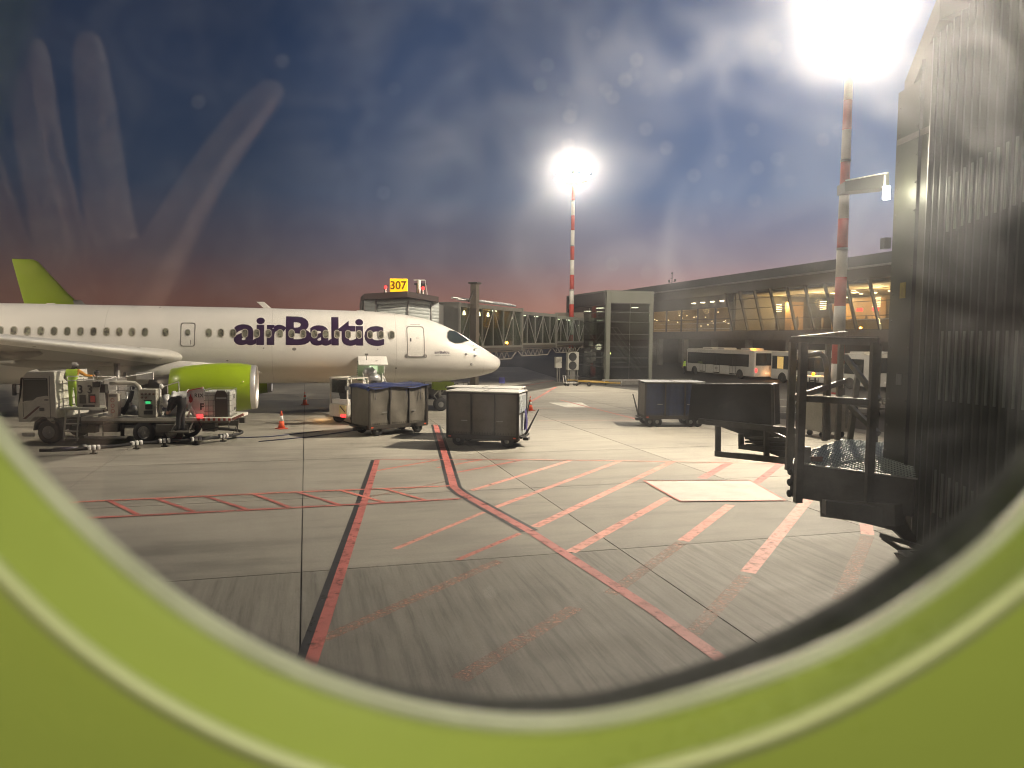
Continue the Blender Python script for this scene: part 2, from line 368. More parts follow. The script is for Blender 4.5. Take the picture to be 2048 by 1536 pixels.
def poly_strip(mb, pts, w, z, off=0.0):
    P = [Vector((p[0], p[1], z)) for p in pts]; L = []; Rr = []
    for i, p in enumerate(P):
        d = (P[min(i + 1, len(P) - 1)] - P[max(i - 1, 0)]).normalized(); n = Vector((-d.y, d.x, 0))
        L.append(p + n * (off + w / 2)); Rr.append(p + n * (off - w / 2))
    for i in range(len(P) - 1): mb.add([Rr[i], Rr[i + 1], L[i + 1], L[i]], [(0, 1, 2, 3)])
def marking(name, m_, label, pts=None, w=.2, z=.004, off=0, polys=None):
    mb = MB()
    if pts: poly_strip(mb, pts, w, z, off)
    for q in polys or []: mb.add([(x, y, z) for x, y in q], [tuple(range(len(q)))])
    o = mb.build(name, m_, fix=False); return tag(o, label, kind='structure')
lead = [(-3.5, 33.83), (-2.14, 24.25), (-1.54, 19.82), (-1.26, 19.0), (.41, 15.37), (2.13, 10.97), (2.74, 9.14), (3.4, 7.0)]
marking('lead_in_line_border', BPAINT, 'black border of the bent red lead-in line', lead[:4] + [(.41, 15.37)], .42, .005)
marking('lead_in_line', RPAINT, 'wide red lead-in line that bends left of the white cart', lead, .215, .009)
lf = [(-4.40, 24.1), (-3.66, 18.4), (-2.55, 9.6), (-2.3, 7.6)]
marking('stand_line_border', BPAINT, 'black border along the left red stand line', lf, .12, .005, -.145)
marking('stand_line', RPAINT, 'long straight red stand line left of the lead-in line', lf, .175, .009)
marking('clearance_line', PPAINT, 'line across the apron in front of the carts, lamplight tinted in as pale pink', [(-.1, 24.40), (3, 24.42), (6.5, 24.30), (9.6, 24.22), (14, 24.1)], .10, .0125)
marking('clearance_line', RPAINT, 'thin red line from the stand line to the carts', [(-4.5, 24.12), (-.1, 24.40)], .09, .0125)
ul = [(-11.0, 17.4), (-10.09, 17.71), (-5.97, 18.89), (-1.6, 20.0)]; ll = [(-9.8, 15.95), (-8.75, 16.23), (-5.1, 17.26), (-1.25, 18.42)]
marking('walkway_edge_line', RFAINT, 'far edge line of the red ladder walkway marking', ul, .12, .013)
marking('walkway_edge_line', RPAINT, 'near edge line of the red ladder walkway marking', ll, .13, .013)
for k, (a, b) in enumerate([((-9.85, 17.84), (-8.39, 16.42)), ((-8.77, 18.05), (-7.27, 16.75)), ((-7.7, 18.39), (-6.17, 17.05)), ((-6.62, 18.74), (-5.25, 17.3)), ((-5.54, 18.98), (-4.13, 17.6)), ((-4.54, 19.31), (-3.1, 17.9)), ((-3.41, 19.55), (-2.14, 18.2))]):
    marking('walkway_rung', RPAINT if k < 5 else RFAINT, 'diagonal red rung of the ladder walkway marking', [a, b], .11, .0165)
H_ = [([(1.96, 24.41), (-1.05, 19.45)], PPAINT, .16), ([(3.62, 24.42), (-.38, 17.52)], PPAINT, .17), ([(-.62, 17.05), (-2.22, 13.98)], PPAINT, .12), ([(5.37, 24.43), (.52, 15.75)], PPAINT, .22),
      ([(.2, 15.2), (-.97, 13.33)], RFAINT, .12), ([(7.27, 24.35), (5.60, 21.5)], RPAINT, .26), ([(4.05, 18.8), (1.15, 13.9)], PPAINT, .23), ([(9.05, 24.46), (6.95, 20.8)], RPAINT, .24),
      ([(5.42, 18.05), (3.5, 14.75)], PPAINT, .24), ([(3.45, 14.65), (1.6, 11.6)], RGONE, .24), ([(8.1, 19.6), (4.18, 12.77)], PPAINT, .27), ([(4.1, 12.6), (2.4, 9.8)], RGONE, .24),
      ([(7.94, 16.3), (7.55, 15.4)], PPAINT, .26), ([(7.5, 15.3), (5.22, 11.44)], RGONE, .26), ([(.36, 24.41), (-2.0, 21.6)], RPAINT, .14), ([(-1.0, 24.35), (-2.3, 22.8)], RFAINT, .12), ([(-2.4, 24.3), (-4.2, 22.0)], RFAINT, .12), ([(-1.7, 20.8), (-3.7, 18.4)], RGONE, .12), ([(1.0, 11.0), (-.6, 8.6)], RGONE, .25), ([(-.2, 13.3), (-2.6, 9.6)], RGONE, .22)]
for pts, m_, w in H_: marking('hatching_stripe', m_, 'diagonal red hatching stripe on the apron', pts, w, .0025)
WP = [(3.81, 20.94), (6.91, 21.18), (6.97, 18.57), (4.25, 18.33)]
WPl = mat('white_patch_paint', (.40, .395, .35), .6, 0, .14, 1.6)
marking('white_patch', WPl, 'white painted panel with a red outline in the hatching', polys=[WP], z=.021)
marking('white_patch_outline', RFAINT, 'red outline round the white painted panel', WP + [WP[0], WP[1]], .09, .0245)
# farther markings
marking('clearance_line', PPAINT, 'pale line behind the white cart beside the cone', [(.9, 42.2), (4.9, 43.0)], .12, .005)
marking('clearance_line', RFAINT, 'red line running out beside the blue cart', [(3.14, 48.07), (6.47, 36.5)], .18, .009)
marking('clearance_line', PPAINT, 'pale line in front of the blue cart', [(1.3, 36.2), (6.4, 36.7)], .1, .005)
marking('clearance_line', RFAINT, 'red line leading to the glass tower', [(1.2, 46.6), (3.6, 60.5)], .22, .005)
marking('clearance_line', WPAINT, 'white line across the apron by the glass tower', [(1.0, 53.5), (9.6, 56.3)], .14, .009)
marking('clearance_line', RFAINT, 'thin red line under the jet bridge', [(-2.0, 52.0), (4.0, 70.0)], .14, .013)
marking('white_patch', WPAINT, 'pale worn paint patch between the cone and the blue cart', polys=[[(2.3, 46.0), (4.4, 46.4), (4.6, 43.3), (3.2, 43.0)]], z=.005)
DARKG = mat('dark_ground', (.055, .053, .050), .85, 0, .25, 1.2, .3, 60)
marking('dark_ground_zone', DARKG, 'dark ground in front of the terminal', polys=[[(5.2, 67.2), (8.6, 59.8), (10.2, 56.5), (12.6, 51.2), (13.5, 38.6), (17.5, 31.2), (60, 10), (60, 140), (-4, 140)]], z=.018)  # ground drawn darker inside this outline
for k, (a, b) in enumerate([((14.2, 41.5), (20, 40.2)), ((14.2, 45.5), (23, 43.6)), ((14.4, 50.5), (25, 48.5))]):
    marking('far_white_line', WPAINT, 'white line on the dark ground by the terminal', [a, b], .12, .023)
# stains on the concrete



# ------------------------------------------------------------------ airliner (local: nose at origin, forward +x, port +y)
TOP = pch([0, .02, .07, .44, 1.16, 2, 2.84, 3.66, 4.48, 5.55, 7.13, 9.7, 14, 26, 32, 38.7], [2.67, 2.76, 2.84, 3.09, 3.56, 4.1, 4.5, 4.84, 5.07, 5.24, 5.35, 5.39, 5.43, 5.43, 5.36, 5.05])
BOT = pch([0, .02, .07, .29, .86, 2, 3.4, 5, 8, 25, 28, 32, 36, 38.7], [2.64, 2.53, 2.42, 2.2, 1.98, 1.76, 1.6, 1.54, 1.545, 1.58, 1.74, 2.6, 3.9, 4.65])
WID = pch([0, .02, .1, .3, .6, 1.2, 2, 3, 4, 5, 6, 25, 29, 33, 36, 38.7], [.0, .12, .34, .60, .83, 1.12, 1.38, 1.58, 1.68, 1.73, 1.75, 1.75, 1.6, 1.15, .66, .18])
def skin(t, z, off=0.0, side=-1):
    zc = (TOP(t) + BOT(t)) / 2; hh = (TOP(t) - BOT(t)) / 2; w = max(WID(t), .01); k = max(-1, min(1, (z - zc) / hh)); y = side * w * math.sqrt(max(0, 1 - k * k))
    n = Vector((0, y / w**2, (z - zc) / hh**2)); n = n.normalized() if n.length > 0 else Vector((0, side, 0))
    return Vector((-t, y, z)) + n * off
def rr(t0, t1, z0, z1, r, n=5):
    pts = []
    for cx, cz, a0 in ((t1 - r, z1 - r, 0), (t0 + r, z1 - r, 90), (t0 + r, z0 + r, 180), (t1 - r, z0 + r, 270)):
        for k in range(n + 1): a = R(a0 + 90 * k / n); pts.append((cx + r * math.cos(a), cz + r * math.sin(a)))
    # add points along straight sides
    out = []
    for i, p in enumerate(pts):
        q = pts[(i + 1) % len(pts)]; L = math.dist(p, q); m_ = max(1, int(L / .25))
        for k in range(m_): out.append((p[0] + (q[0] - p[0]) * k / m_, p[1] + (q[1] - p[1]) * k / m_))
    return out
def skin_ring(mb, t0, t1, z0, z1, w, r, off=.008, side=-1, n=5, ref=None):
    A = rr(t0, t1, z0, z1, r, n); ct, cz = (t0 + t1) / 2, (z0 + z1) / 2; kx = 1 - 2 * w / (t1 - t0); kz = 1 - 2 * w / (z1 - z0)
    B = [(ct + (t - ct) * kx, cz + (z - cz) * kz) for t, z in A]; m_ = len(A)
    vs = [skin(t, z, -.02, side) for t, z in A] + [skin(t, z, off, side) for t, z in A] + [skin(t, z, off, side) for t, z in B] + [skin(t, z, -.02, side) for t, z in B]
    fs = []
    for i in range(m_):
        j = (i + 1) % m_
        for k in (0, 1, 2): fs.append((k * m_ + i, k * m_ + j, (k + 1) * m_ + j, (k + 1) * m_ + i))
    mb.add(vs, fs); return mb
def skin_patch(mb, c, off=.006, side=-1, n=10, curve=None):
    """c: four corners (t, phi) from the top of the body; bilinear patch lying on the skin"""
    g_ = []
    for i in range(n + 1):
        for j in range(n + 1):
            u, v = i / n, j / n
            t = (1 - u) * (1 - v) * c[0][0] + u * (1 - v) * c[1][0] + u * v * c[2][0] + (1 - u) * v * c[3][0]
            ph = (1 - u) * (1 - v) * c[0][1] + u * (1 - v) * c[1][1] + u * v * c[2][1] + (1 - u) * v * c[3][1]
            zc = (TOP(t) + BOT(t)) / 2; hh = (TOP(t) - BOT(t)) / 2; w = WID(t)
            P = Vector((-t, side * w * math.sin(R(ph)), zc + hh * math.cos(R(ph)))); nn = Vector((0, side * math.sin(R(ph)) / w, math.cos(R(ph)) / hh)).normalized()
            g_.append(P + nn * off)
    mb.add(g_, [(i * (n + 1) + j, (i + 1) * (n + 1) + j, (i + 1) * (n + 1) + j + 1, i * (n + 1) + j + 1) for i in range(n) for j in range(n)], True); return mb
def phi(t, z): zc = (TOP(t) + BOT(t)) / 2; hh = (TOP(t) - BOT(t)) / 2; return math.degrees(math.acos(max(-1, min(1, (z - zc) / hh))))
def pane_mat(name, lit):
    M_ = bpy.data.materials.new(name); M_.use_nodes = True; t = M_.node_tree; b = t.nodes['Principled BSDF']; b.inputs['Roughness'].default_value = .4; b.inputs['Specular IOR Level'].default_value = .2
    oi = t.nodes.new('ShaderNodeObjectInfo'); c = t.nodes.new('ShaderNodeTexCoord')
    ad = t.nodes.new('ShaderNodeVectorMath'); ad.operation = 'ADD'; cm = t.nodes.new('ShaderNodeCombineXYZ'); ml = t.nodes.new('ShaderNodeMath'); ml.operation = 'MULTIPLY'; ml.inputs[1].default_value = 40
    t.links.new(oi.outputs['Random'], ml.inputs[0]); t.links.new(ml.outputs[0], cm.inputs[0]); t.links.new(c.outputs['Object'], ad.inputs[0]); t.links.new(cm.outputs[0], ad.inputs[1])
    n = t.nodes.new('ShaderNodeTexNoise'); n.inputs['Scale'].default_value = 6.5; n.inputs['Detail'].default_value = 1.5; t.links.new(ad.outputs[0], n.inputs['Vector'])
    r1 = ramp(t, [(.40, (.035, .022, .014)), (.47, (.17, .15, .085)), (.60, (.27, .25, .15))]); t.links.new(n.outputs[0], r1.inputs[0])
    r2 = ramp(t, [(0, .35), (.45, .7), (1, 1.15)]); t.links.new(oi.outputs['Random'], r2.inputs[0])
    vm = t.nodes.new('ShaderNodeVectorMath'); vm.operation = 'MULTIPLY'; t.links.new(r1.outputs[0], vm.inputs[0]); t.links.new(r2.outputs[0], vm.inputs[1])
    b.inputs['Base Color'].default_value = (.03, .03, .025, 1); t.links.new(vm.outputs[0], b.inputs['Emission Color']); b.inputs['Emission Strength'].default_value = lit
    return M_
CABINP = pane_mat('lit_cabin_pane', .75)
COCKG = mat('cockpit_glass', (.02, .03, .03), .08, 0, 0, spec=1)
WINGU = mat('wing_grey_paint', (.40, .385, .35), .45, 0, .08, .8)

def airfoil(LE, chord, zc, y, th=.12, n=14, inc=0.0, vertical=False):
    pts = []
    xs = [0.5 * (1 - math.cos(math.pi * k / n)) for k in range(n + 1)]
    yt = lambda x: 5 * th * (.2969 * math.sqrt(x) - .126 * x - .3516 * x * x + .2843 * x**3 - .1015 * x**4)
    for x in reversed(xs): pts.append((x, yt(x) * (1.0 if vertical else 1.15)))
    for x in xs[1:-1]: pts.append((x, -yt(x) * (1.0 if vertical else .85)))
    out = []
    for x, h in pts:
        X = -(LE + x * chord)
        out.append(Vector((X, y + h * chord, zc)) if vertical else Vector((X, y, zc + h * chord - math.tan(inc) * x * chord)))
    return out
def build_plane(name, label, loc, rz, detail=True):
    T = thing(name, label, 'airliner', loc, rz)
    # fuselage skin with the hold opening left out
    ts = [0.0, .01, .02, .04, .07, .12, .2, .3, .44, .6, .8, 1.0, 1.2, 1.4, 1.6, 1.8, 2.0, 2.25, 2.5, 2.75, 3, 3.3, 3.6, 4, 4.4, 4.8, 5.2, 5.6, 6.0, 6.53, 7.0, 7.4, 7.84] + list(np.arange(8.5, 25, 1.5)) + list(np.arange(25, 38.7, .8)) + [38.7]
    NA = 72; vs = []; fs = []
    for t in ts:
        zc = (TOP(t) + BOT(t)) / 2; hh = (TOP(t) - BOT(t)) / 2; w = max(WID(t), .002)
        for k in range(NA): a = R(5 * k); vs.append(Vector((-t, -w * math.sin(a), zc + hh * math.cos(a))))
    for i in range(len(ts) - 1):
        for k in range(NA):
            if detail and 6.5 < (ts[i] + ts[i + 1]) / 2 < 7.9 and 105 <= 5 * k < 155: continue
            k2 = (k + 1) % NA; fs.append((i * NA + k, i * NA + k2, (i + 1) * NA + k2, (i + 1) * NA + k))
    fs.append(tuple((len(ts) - 1) * NA + k for k in range(NA)))
    mb = MB(); mb.add(vs, fs, True); fus = mb.build('fuselage', WHITE, T)
    # panel seams: thin rings round the body
    for t in (1.15, 5.9, 12.0, 19.5):
        sm = MB(); ring0 = []; ring1 = []
        for k in range(49):
            ph = R(7.5 * k); zc = (TOP(t) + BOT(t)) / 2; hh = (TOP(t) - BOT(t)) / 2; w = WID(t)
            for rg, dt in ((ring0, 0), (ring1, .018)): rg.append(Vector((-t - dt, -(w + .003) * math.sin(ph), zc + (hh + .003) * math.cos(ph))))
        for k in range(48): sm.add([ring0[k], ring0[k + 1], ring1[k + 1], ring1[k]], [(0, 1, 2, 3)])
        sm.build('panel_seam', mat('seam_light', (.5, .48, .45), .5, 0, 0), fus)
    # fin, stabilisers
    st = [(28.3, 6.8, 5.1), (28.9, 6.25, 5.5), (31.4, 4.35, 8.0), (34.1, 2.35, 11.2), (34.55, 1.9, 11.42)]
    mb = MB(); mb.loft([airfoil(a, c, z, 0, .10, vertical=True) for a, c, z in st]); mb.build('fin', GREENP, T)
    mb = MB()
    for sd in (-1, 1):
        mb = MB(); mb.loft([airfoil(33.2, 3.4, 4.55, .3 * sd, .09), airfoil(36.6, 1.3, 5.0, 6.1 * sd, .09)]); mb.build('horizontal_stabiliser', WHITE, T)
    # wings
    for sd in (-1, 1):
        def LEt(L): return 16.3 + .53 * (L - 2)
        def zw(L): return 2.98 + .108 * (L - 2)
        sec = [(1.2, 6.9), (2.2, 6.2), (6, 4.3), (11, 2.9), (15.6, 1.75), (16.4, 1.5)]
        mb = MB(); rings = [airfoil(LEt(L), c, zw(L), sd * L, .13, 16, R(2.5)) for L, c in sec]
        rings += [airfoil(LEt(16.4) + .55, 1.25, zw(16.4) + .35, sd * 16.85, .1, 16), airfoil(LEt(16.4) + 1.5, .8, zw(16.4) + 1.35, sd * 17.2, .1, 16), airfoil(LEt(16.4) + 1.9, .5, zw(16.4) + 1.75, sd * 17.3, .1, 16)]
        mb.loft(rings); wg = mb.build('wing', WINGU, T)
        # metal leading edge, its colour brightened to stand in for the mast's light
        n = 16; mb = MB(); rg = []
        for L, c in sec:
            af = airfoil(LEt(L) - .012, c * 1.0, zw(L), sd * L, .135, 16, R(2.5)); N2 = len(af); mid = 16
            rg.append([af[i] for i in range(mid - 4, mid + 5)])
        mb.loft(rg, caps=False, closed=False); mb.build('wing_leading_edge', mat('lamplit_leading_edge', (.80, .78, .72), .3, .3, .04, 2), wg)
        for L in (3.6, 7.6, 11.6):
            c = 6.9 - (L - 1.2) * .36; x0 = LEt(L) + c * .30; mb = MB()
            mb.ell((-(x0 + 2.0), sd * L, zw(L) - .34), (2.5, .22, .33), 14, 10); mb.build('flap_fairing', WINGU, wg)
        # wing root fillet under the skin of the belly
    # belly fairing
    mb = MB(); rings = []
    for k in range(25):
        u = k / 24; t = 10.95 + 13.5 * u; s_ = math.sin(math.pi * min(1, max(0, u)))**.55 if 0 < u < 1 else .02
        zt = 1.62 + 1.45 * (math.sin(math.pi * u)**.6 if 0 < u < 1 else 0.0) + .0
        rings.append([Vector((-t, (1.97 * (.62 + .38 * s_)) * math.cos(a) * (s_ if False else 1) * (.55 + .45 * s_), 2.28 + (.92 * s_ + .02) * math.sin(a) * (1.0 if math.sin(a) > 0 else .86))) for a in np.linspace(0, 2 * math.pi, 40, endpoint=False)])
    mb.loft(rings); mb.build('belly_fairing', WHITE, T)
    # engines
    for sd in (-1, 1):
        o = (-12.45, sd * 4.95, 1.70); e = thing('engine', None, None); e.parent = T; e.location = o
        prof = [(0.22, 1.0), (.7, 1.07), (1.4, 1.09), (2.2, 1.04), (3.0, .95), (3.55, .84), (3.56, .80), (3.0, .80)]
        MB().lathe(prof, (0, 0, 0), (-1, 0, 0), 40).build('cowl', GREENP, e)
        MB().lathe([(.9, .80), (.45, .82), (.15, .86), (.03, .90), (0, .945), (.04, .975), (.225, 1.003)], (0, 0, 0), (-1, 0, 0), 40).build('intake_lip', SILVER, e)
        MB().lathe([(2.4, .70), (3.7, .60), (4.4, .44), (4.45, .40), (4.2, .3), (5.0, .04)], (0, 0, 0), (-1, 0, 0), 28).build('exhaust_nozzle', mat('burnt_metal', (.18, .16, .14), .4, .7, .2), e)
        fb = MB(); fb.lathe([(.55, .02), (.62, .1), (.85, .24)], (0, 0, 0), (-1, 0, 0), 20)
        for k in range(18):
            a = 2 * math.pi * k / 18; c_, s2 = math.cos(a), math.sin(a); c2, s3 = math.cos(a + .22), math.sin(a + .22)
            fb.add([(-.8, .2 * c_, .2 * s2), (-.95, .2 * c2, .2 * s3), (-1.0, .79 * c2, .79 * s3), (-.78, .79 * c_, .79 * s2)], [(0, 1, 2, 3)])
        fb.build('fan', GREYM, e)
        MB().lathe([(1.05, .80), (1.06, .01)], (0, 0, 0), (-1, 0, 0), 24).build('engine_duct_back', BLACK, e)
        py = MB(); py.loft([[Vector((x + dx, yy, z)) for x, yy, z in ((0, -.16, 0), (0, .16, 0), (-1.2, .26, 0), (-4.6, .2, 0), (-4.6, -.2, 0), (-1.2, -.26, 0))] for dx, z in ((-1.5, .95), (-2.1, 1.22), (-3.9, 1.75))], smooth=False); py.build('pylon', WHITE, e)
        if sd < 0 or True:
            me = text_mesh('airBaltic', .62, .012, 1.12, 0, cuts=10); me.materials.append(BLACK)
            if sd < 0:
                for v in me.vertices:
                    x, z = v.co.x, v.co.y; rad = 1.105; a = math.asin(max(-1, min(1, (z - .62) / rad)))
                    tt = 3.22 - x; rad = float(np.interp(tt, [.2, .7, 1.4, 2.2, 3.0, 3.5], [1.0, 1.07, 1.09, 1.04, .95, .85])) + .012
                    v.co = Vector((-tt, -rad * math.cos(a), rad * math.sin(a)))
                ob = bpy.data.objects.new('lettering', me); COL.objects.link(ob); ob.parent = e
                MB().ell((-.5, -1.055, .32), (.035, .02, .02), 8, 6).build('latch', SILVER, e)
    # passenger windows, starboard
    wt = [6.13 + .549 * k for k in range(15)] + [14.37, 14.92, 16.86, 17.76] + [18.32 + .548 * k for k in range(22)]
    w0 = p0 = None
    for k, t in enumerate(wt):
        if t > 32: continue
        if w0 is None or t > 26:
            tr = 15.0 if t <= 26 else t
            mb = MB(); skin_ring(mb, tr - .15, tr + .15, 3.905, 4.335, .035, .145, .019)
            w_ = mb.build('cabin_window', LGREY if False else mat('window_surround', (.40, .37, .31), .45, .2, .05), T)
            q = [skin(a, b, .014) for a, b in rr(tr - .118, tr + .118, 3.94, 4.30, .112, 5)]
            pm = MB(); pm.add(q, [tuple(range(len(q)))], True); p_ = pm.build('pane', CABINP, w_, fix=False)
            # shift data so that the object origin is at the window itself
            for o_ in (w_,):
                o_.location.x = -(t - tr)
            if w0 is None: w0, p0 = w_, p_
        else:
            w_ = w0.copy(); COL.objects.link(w_); w_.location.x = -(t - 15.0); p_ = p0.copy(); COL.objects.link(p_); p_.parent = w_
    # letters, doors
    if True:
        def wrap(txt, size, t_left, z0, m_, bold, xs, cuts=14, off=.006, xfit=None, space=1.0):
            me = text_mesh(txt, size, bold, xs, 0, cuts=cuts, space=space); me.materials.append(m_)
            X = [v.co.x for v in me.vertices]; x0, x1 = min(X), max(X); k = 1 if xfit is None else xfit / (x1 - x0)
            for v in me.vertices: t = t_left - (v.co.x - x0) * k; v.co = skin(t, z0 + v.co.y, off)
            o_ = bpy.data.objects.new('lettering', me); COL.objects.link(o_); o_.parent = T
        wrap('airBaltic', 1.92, 13.78, 3.62, PURPLE, .062, 1.2, xfit=7.25, space=.97)
        wrap('airBaltic', .20, 3.92, 3.17, PURPLE, .004, 1.1, xfit=.80, off=.004)
        wrap('AIRBUS A220-300', .072, 3.92, 3.04, SEAM, .001, 1.1, xfit=.80, off=.004)
    # front service door
    mb = MB(); skin_ring(mb, 4.44, 5.36, 2.98, 4.58, .045, .13, .014); d = mb.build('service_door', SEAM, T)
    mb = MB(); skin_ring(mb, 4.62, 5.14, 4.66, 4.675, .004, .006, .006); mb.build('door_drip_rail', SEAM, d)
    mb = MB()
    for t0 in (4.33, 5.33): skin_ring(mb, t0, t0 + .14, 2.95, 3.12, .05, .05, .012)
    skin_ring(mb, 4.44, 5.36, 2.94, 3.0, .012, .02, .012); mb.build('door_sill_plate', SEAM, d)
    mb = MB(); q = [skin(a, b, .010) for a, b in rr(5.13, 5.21, 3.78, 3.96, .035, 4)]; mb.add(q, [tuple(range(len(q)))]); mb.build('door_handle', BLACK, d, fix=False); mb = MB(); skin_ring(mb, 4.76, 4.88, 3.92, 4.02, .008, .02, .008); mb.build('door_placard', SEAM, d)
    # overwing exit
    mb = MB(); skin_ring(mb, 15.54, 16.20, 3.46, 4.60, .035, .11, .014); d = mb.build('overwing_exit', SEAM, T)
    mb = MB(); skin_ring(mb, 15.75, 16.0, 3.95, 4.29, .03, .12, .021); w_ = mb.build('exit_window', LGREY, d)
    q = [skin(a, b, .017) for a, b in rr(15.77, 15.98, 3.97, 4.27, .10, 5)]; pm = MB(); pm.add(q, [tuple(range(len(q)))]); pm.build('exit_window_glass', CABINP, d, fix=False)
    mb = MB(); q = [skin(a, b, .010) for a, b in rr(15.72, 15.74, 3.55, 3.78, .008, 2)]; mb.add(q, [tuple(range(len(q)))]); mb.build('door_handle', BLACK, d, fix=False)
    # cockpit windows
    ck = [(3.18, 3.98), (3.02, 4.42), (2.52, 4.24), (1.98, 3.80), (2.55, 3.74)]
    def skin_poly(mb, pts, off, side, rings=7):
        c = (sum(p[0] for p in pts) / len(pts), sum(p[1] for p in pts) / len(pts)); q = []
        for i_, p in enumerate(pts):
            p2 = pts[(i_ + 1) % len(pts)]
            for k in range(5): q.append((p[0] + (p2[0] - p[0]) * k / 5, p[1] + (p2[1] - p[1]) * k / 5))
        vs_ = []
        for r_ in range(rings + 1):
            f = max(r_ / rings, .02)
            for t, ph in q:
                t = c[0] + (t - c[0]) * f; ph = c[1] + (ph - c[1]) * f; zc = (TOP(t) + BOT(t)) / 2; hh = (TOP(t) - BOT(t)) / 2; w = WID(t)
                vs_.append(Vector((-t, side * w * math.sin(R(ph)), zc + hh * math.cos(R(ph)))) + Vector((.3, side * math.sin(R(ph)), math.cos(R(ph)))).normalized() * off)
        n_ = len(q); mb.add(vs_, [(r_ * n_ + k, r_ * n_ + (k + 1) % n_, (r_ + 1) * n_ + (k + 1) % n_, (r_ + 1) * n_ + k) for r_ in range(rings) for k in range(n_)], True); mb.add(vs_[:n_], [tuple(range(n_))])
    TZ = lambda t, z: (t, phi(t, z))
    for cs in ([TZ(3.20, 4.02), TZ(3.14, 4.26), TZ(2.98, 4.38), TZ(2.62, 4.34), TZ(2.30, 4.12), TZ(1.94, 3.84), TZ(2.40, 3.74), TZ(2.78, 3.70), TZ(3.10, 3.84)],
               [TZ(2.46, 4.30), (2.62, 14), (2.40, 5), (1.28, 5), (1.12, 16), TZ(1.36, 3.60), TZ(1.82, 3.86)]):
        for sd in (-1, 1):
            ctr = (sum(c[0] for c in cs) / len(cs), sum(c[1] for c in cs) / len(cs))
            out = [(ctr[0] + (a - ctr[0]) * 1.10, max(1.5, ctr[1] + (b - ctr[1]) * 1.10)) for a, b in cs]
            mb = MB(); skin_poly(mb, out, .006, sd); wf = mb.build('cockpit_window_frame', SEAM, T, fix=False)
            mb = MB(); skin_poly(mb, cs, .014, sd); mb.build('cockpit_window_glass', COCKG, wf, fix=False)
    # probes and small marks
    for t, z, l in ((1.72, 3.36, .16), (1.72, 3.04, .14), (2.22, 3.13, .16), (1.9, 2.6, .05)):
        mb = MB(); p = skin(t, z); nrm = (skin(t, z, 1) - p).normalized(); mb.cyl(p - nrm * .01, p + nrm * .02, .07, 16); mb.tube([p, p + nrm * .12, p + nrm * .13 + Vector((l, 0, 0))], .014, 6); mb.build('air_data_probe', STEEL, T)
    for t, z, r_ in ((10.95, 3.36, .075), (6.86, 3.38, .03), (12.4, 3.4, .03), (5.9, 2.4, .04), (14.1, 2.78, .035), (1.72, 3.6, .025), (17.3, 5.35, .03)):
        mb = MB(); q = [skin(t + r_ * 1.35 * math.cos(a), z + r_ * math.sin(a), .005) for a in np.linspace(0, 2 * math.pi, 14, endpoint=False)]; mb.add(q, [tuple(range(14))]); mb.build('vent_port', SEAM, T, fix=False)
    # blade antennas
    for t in (12.1, 7.4, 22.0):
        h = .34 if t == 12.1 else .06
        mb = MB(); z0 = TOP(t) - .02; mb.loft([[Vector((-t - a + k * 1.1 * h * -1, b * (1 - .6 * k), z0 + h * k)) for a, b in ((0, 0), (.12, .025), (.38, 0), (.12, -.025))] for k in (0, 1)], smooth=False); mb.build('blade_antenna', WHITE, T)
    # nose gear
    g_ = thing('nose_gear', None, None); g_.parent = T; g_.location = (-3.35, 0, 0)
    MB().cyl((0, 0, .35), (-.05, 0, 1.75), .075, 14).cyl((0, 0, .9), (.75, 0, 1.62), .04, 8).bar((.05, -.2, .8), (.05, .2, .8), .08).cyl((-.1, 0, .5), (-.35, 0, .85), .03, 8).cyl((-.35, 0, .85), (-.02, 0, 1.2), .03, 8).build('strut', STEEL, g_)
    for sy in (-.21, .21):
        w = MB().lathe([(-.10, .16), (-.11, .27), (-.085, .34), (-.03, .365), (.03, .365), (.085, .34), (.11, .27), (.10, .16)], (0, sy, .365), (0, 1, 0), 28).build('wheel', RUBBER, g_)
        MB().lathe([(-.095, .02), (-.10, .06), (-.07, .10), (-.075, .17), (.075, .17), (.07, .1), (.10, .06), (.095, .02)], (0, sy, .365), (0, 1, 0), 20).build('rim', STEEL, w)
    for sy in (-.42, .42):
        for x0, x1 in ((-.42, .12), (.14, .68)):
            MB().prism([(x0, sy, 1.58), (x1, sy, 1.58), (x1, sy * 1.08, 1.16), (x0, sy * 1.08, 1.16)], (0, .02, 0)).build('gear_door', GREENP, g_)
    letter('A-AB', .20, BLACK, g_, facing((.40, -.47, 1.34)), .004)
    mb = MB(); mb.bar((.75, -.3, 1.52), (1.5, -.25, 1.58), .03).bar((1.45, -.3, 1.6), (1.62, -.3, 1.22), .02).bar((1.2, -.3, 1.55), (1.3, -.3, 1.15), .02).bar((.9, 0, 1.5), (1.5, 0, 1.1), .04).box((1.55, -.28, 1.45), (.18, .1, .1)).box((.85, -.2, 1.4), (.3, .2, .14))
    mb.build('gear_linkage', BLACK, g_)
    for k in range(5): pass
    # main gear
    for sd in (-1, 1):
        g_ = thing('main_gear', None, None); g_.parent = T; g_.location = (-18.6, sd * 3.35, 0)
        MB().cyl((0, 0, .5), (0, -.1 * sd, 2.7), .13, 14).cyl((0, 0, .9), (0, -1.4 * sd, 2.2), .06, 8).build('strut', STEEL, g_)
        for sy in (-.28, .28):
            w = MB().lathe([(-.15, .25), (-.17, .42), (-.1, .52), (.1, .52), (.17, .42), (.15, .25)], (0, sy, .52), (0, 1, 0), 28).build('wheel', RUBBER, g_)
            MB().lathe([(-.13, .02), (-.12, .25), (.12, .25), (.13, .02)], (0, sy, .52), (0, 1, 0), 20).build('rim', STEEL, w)
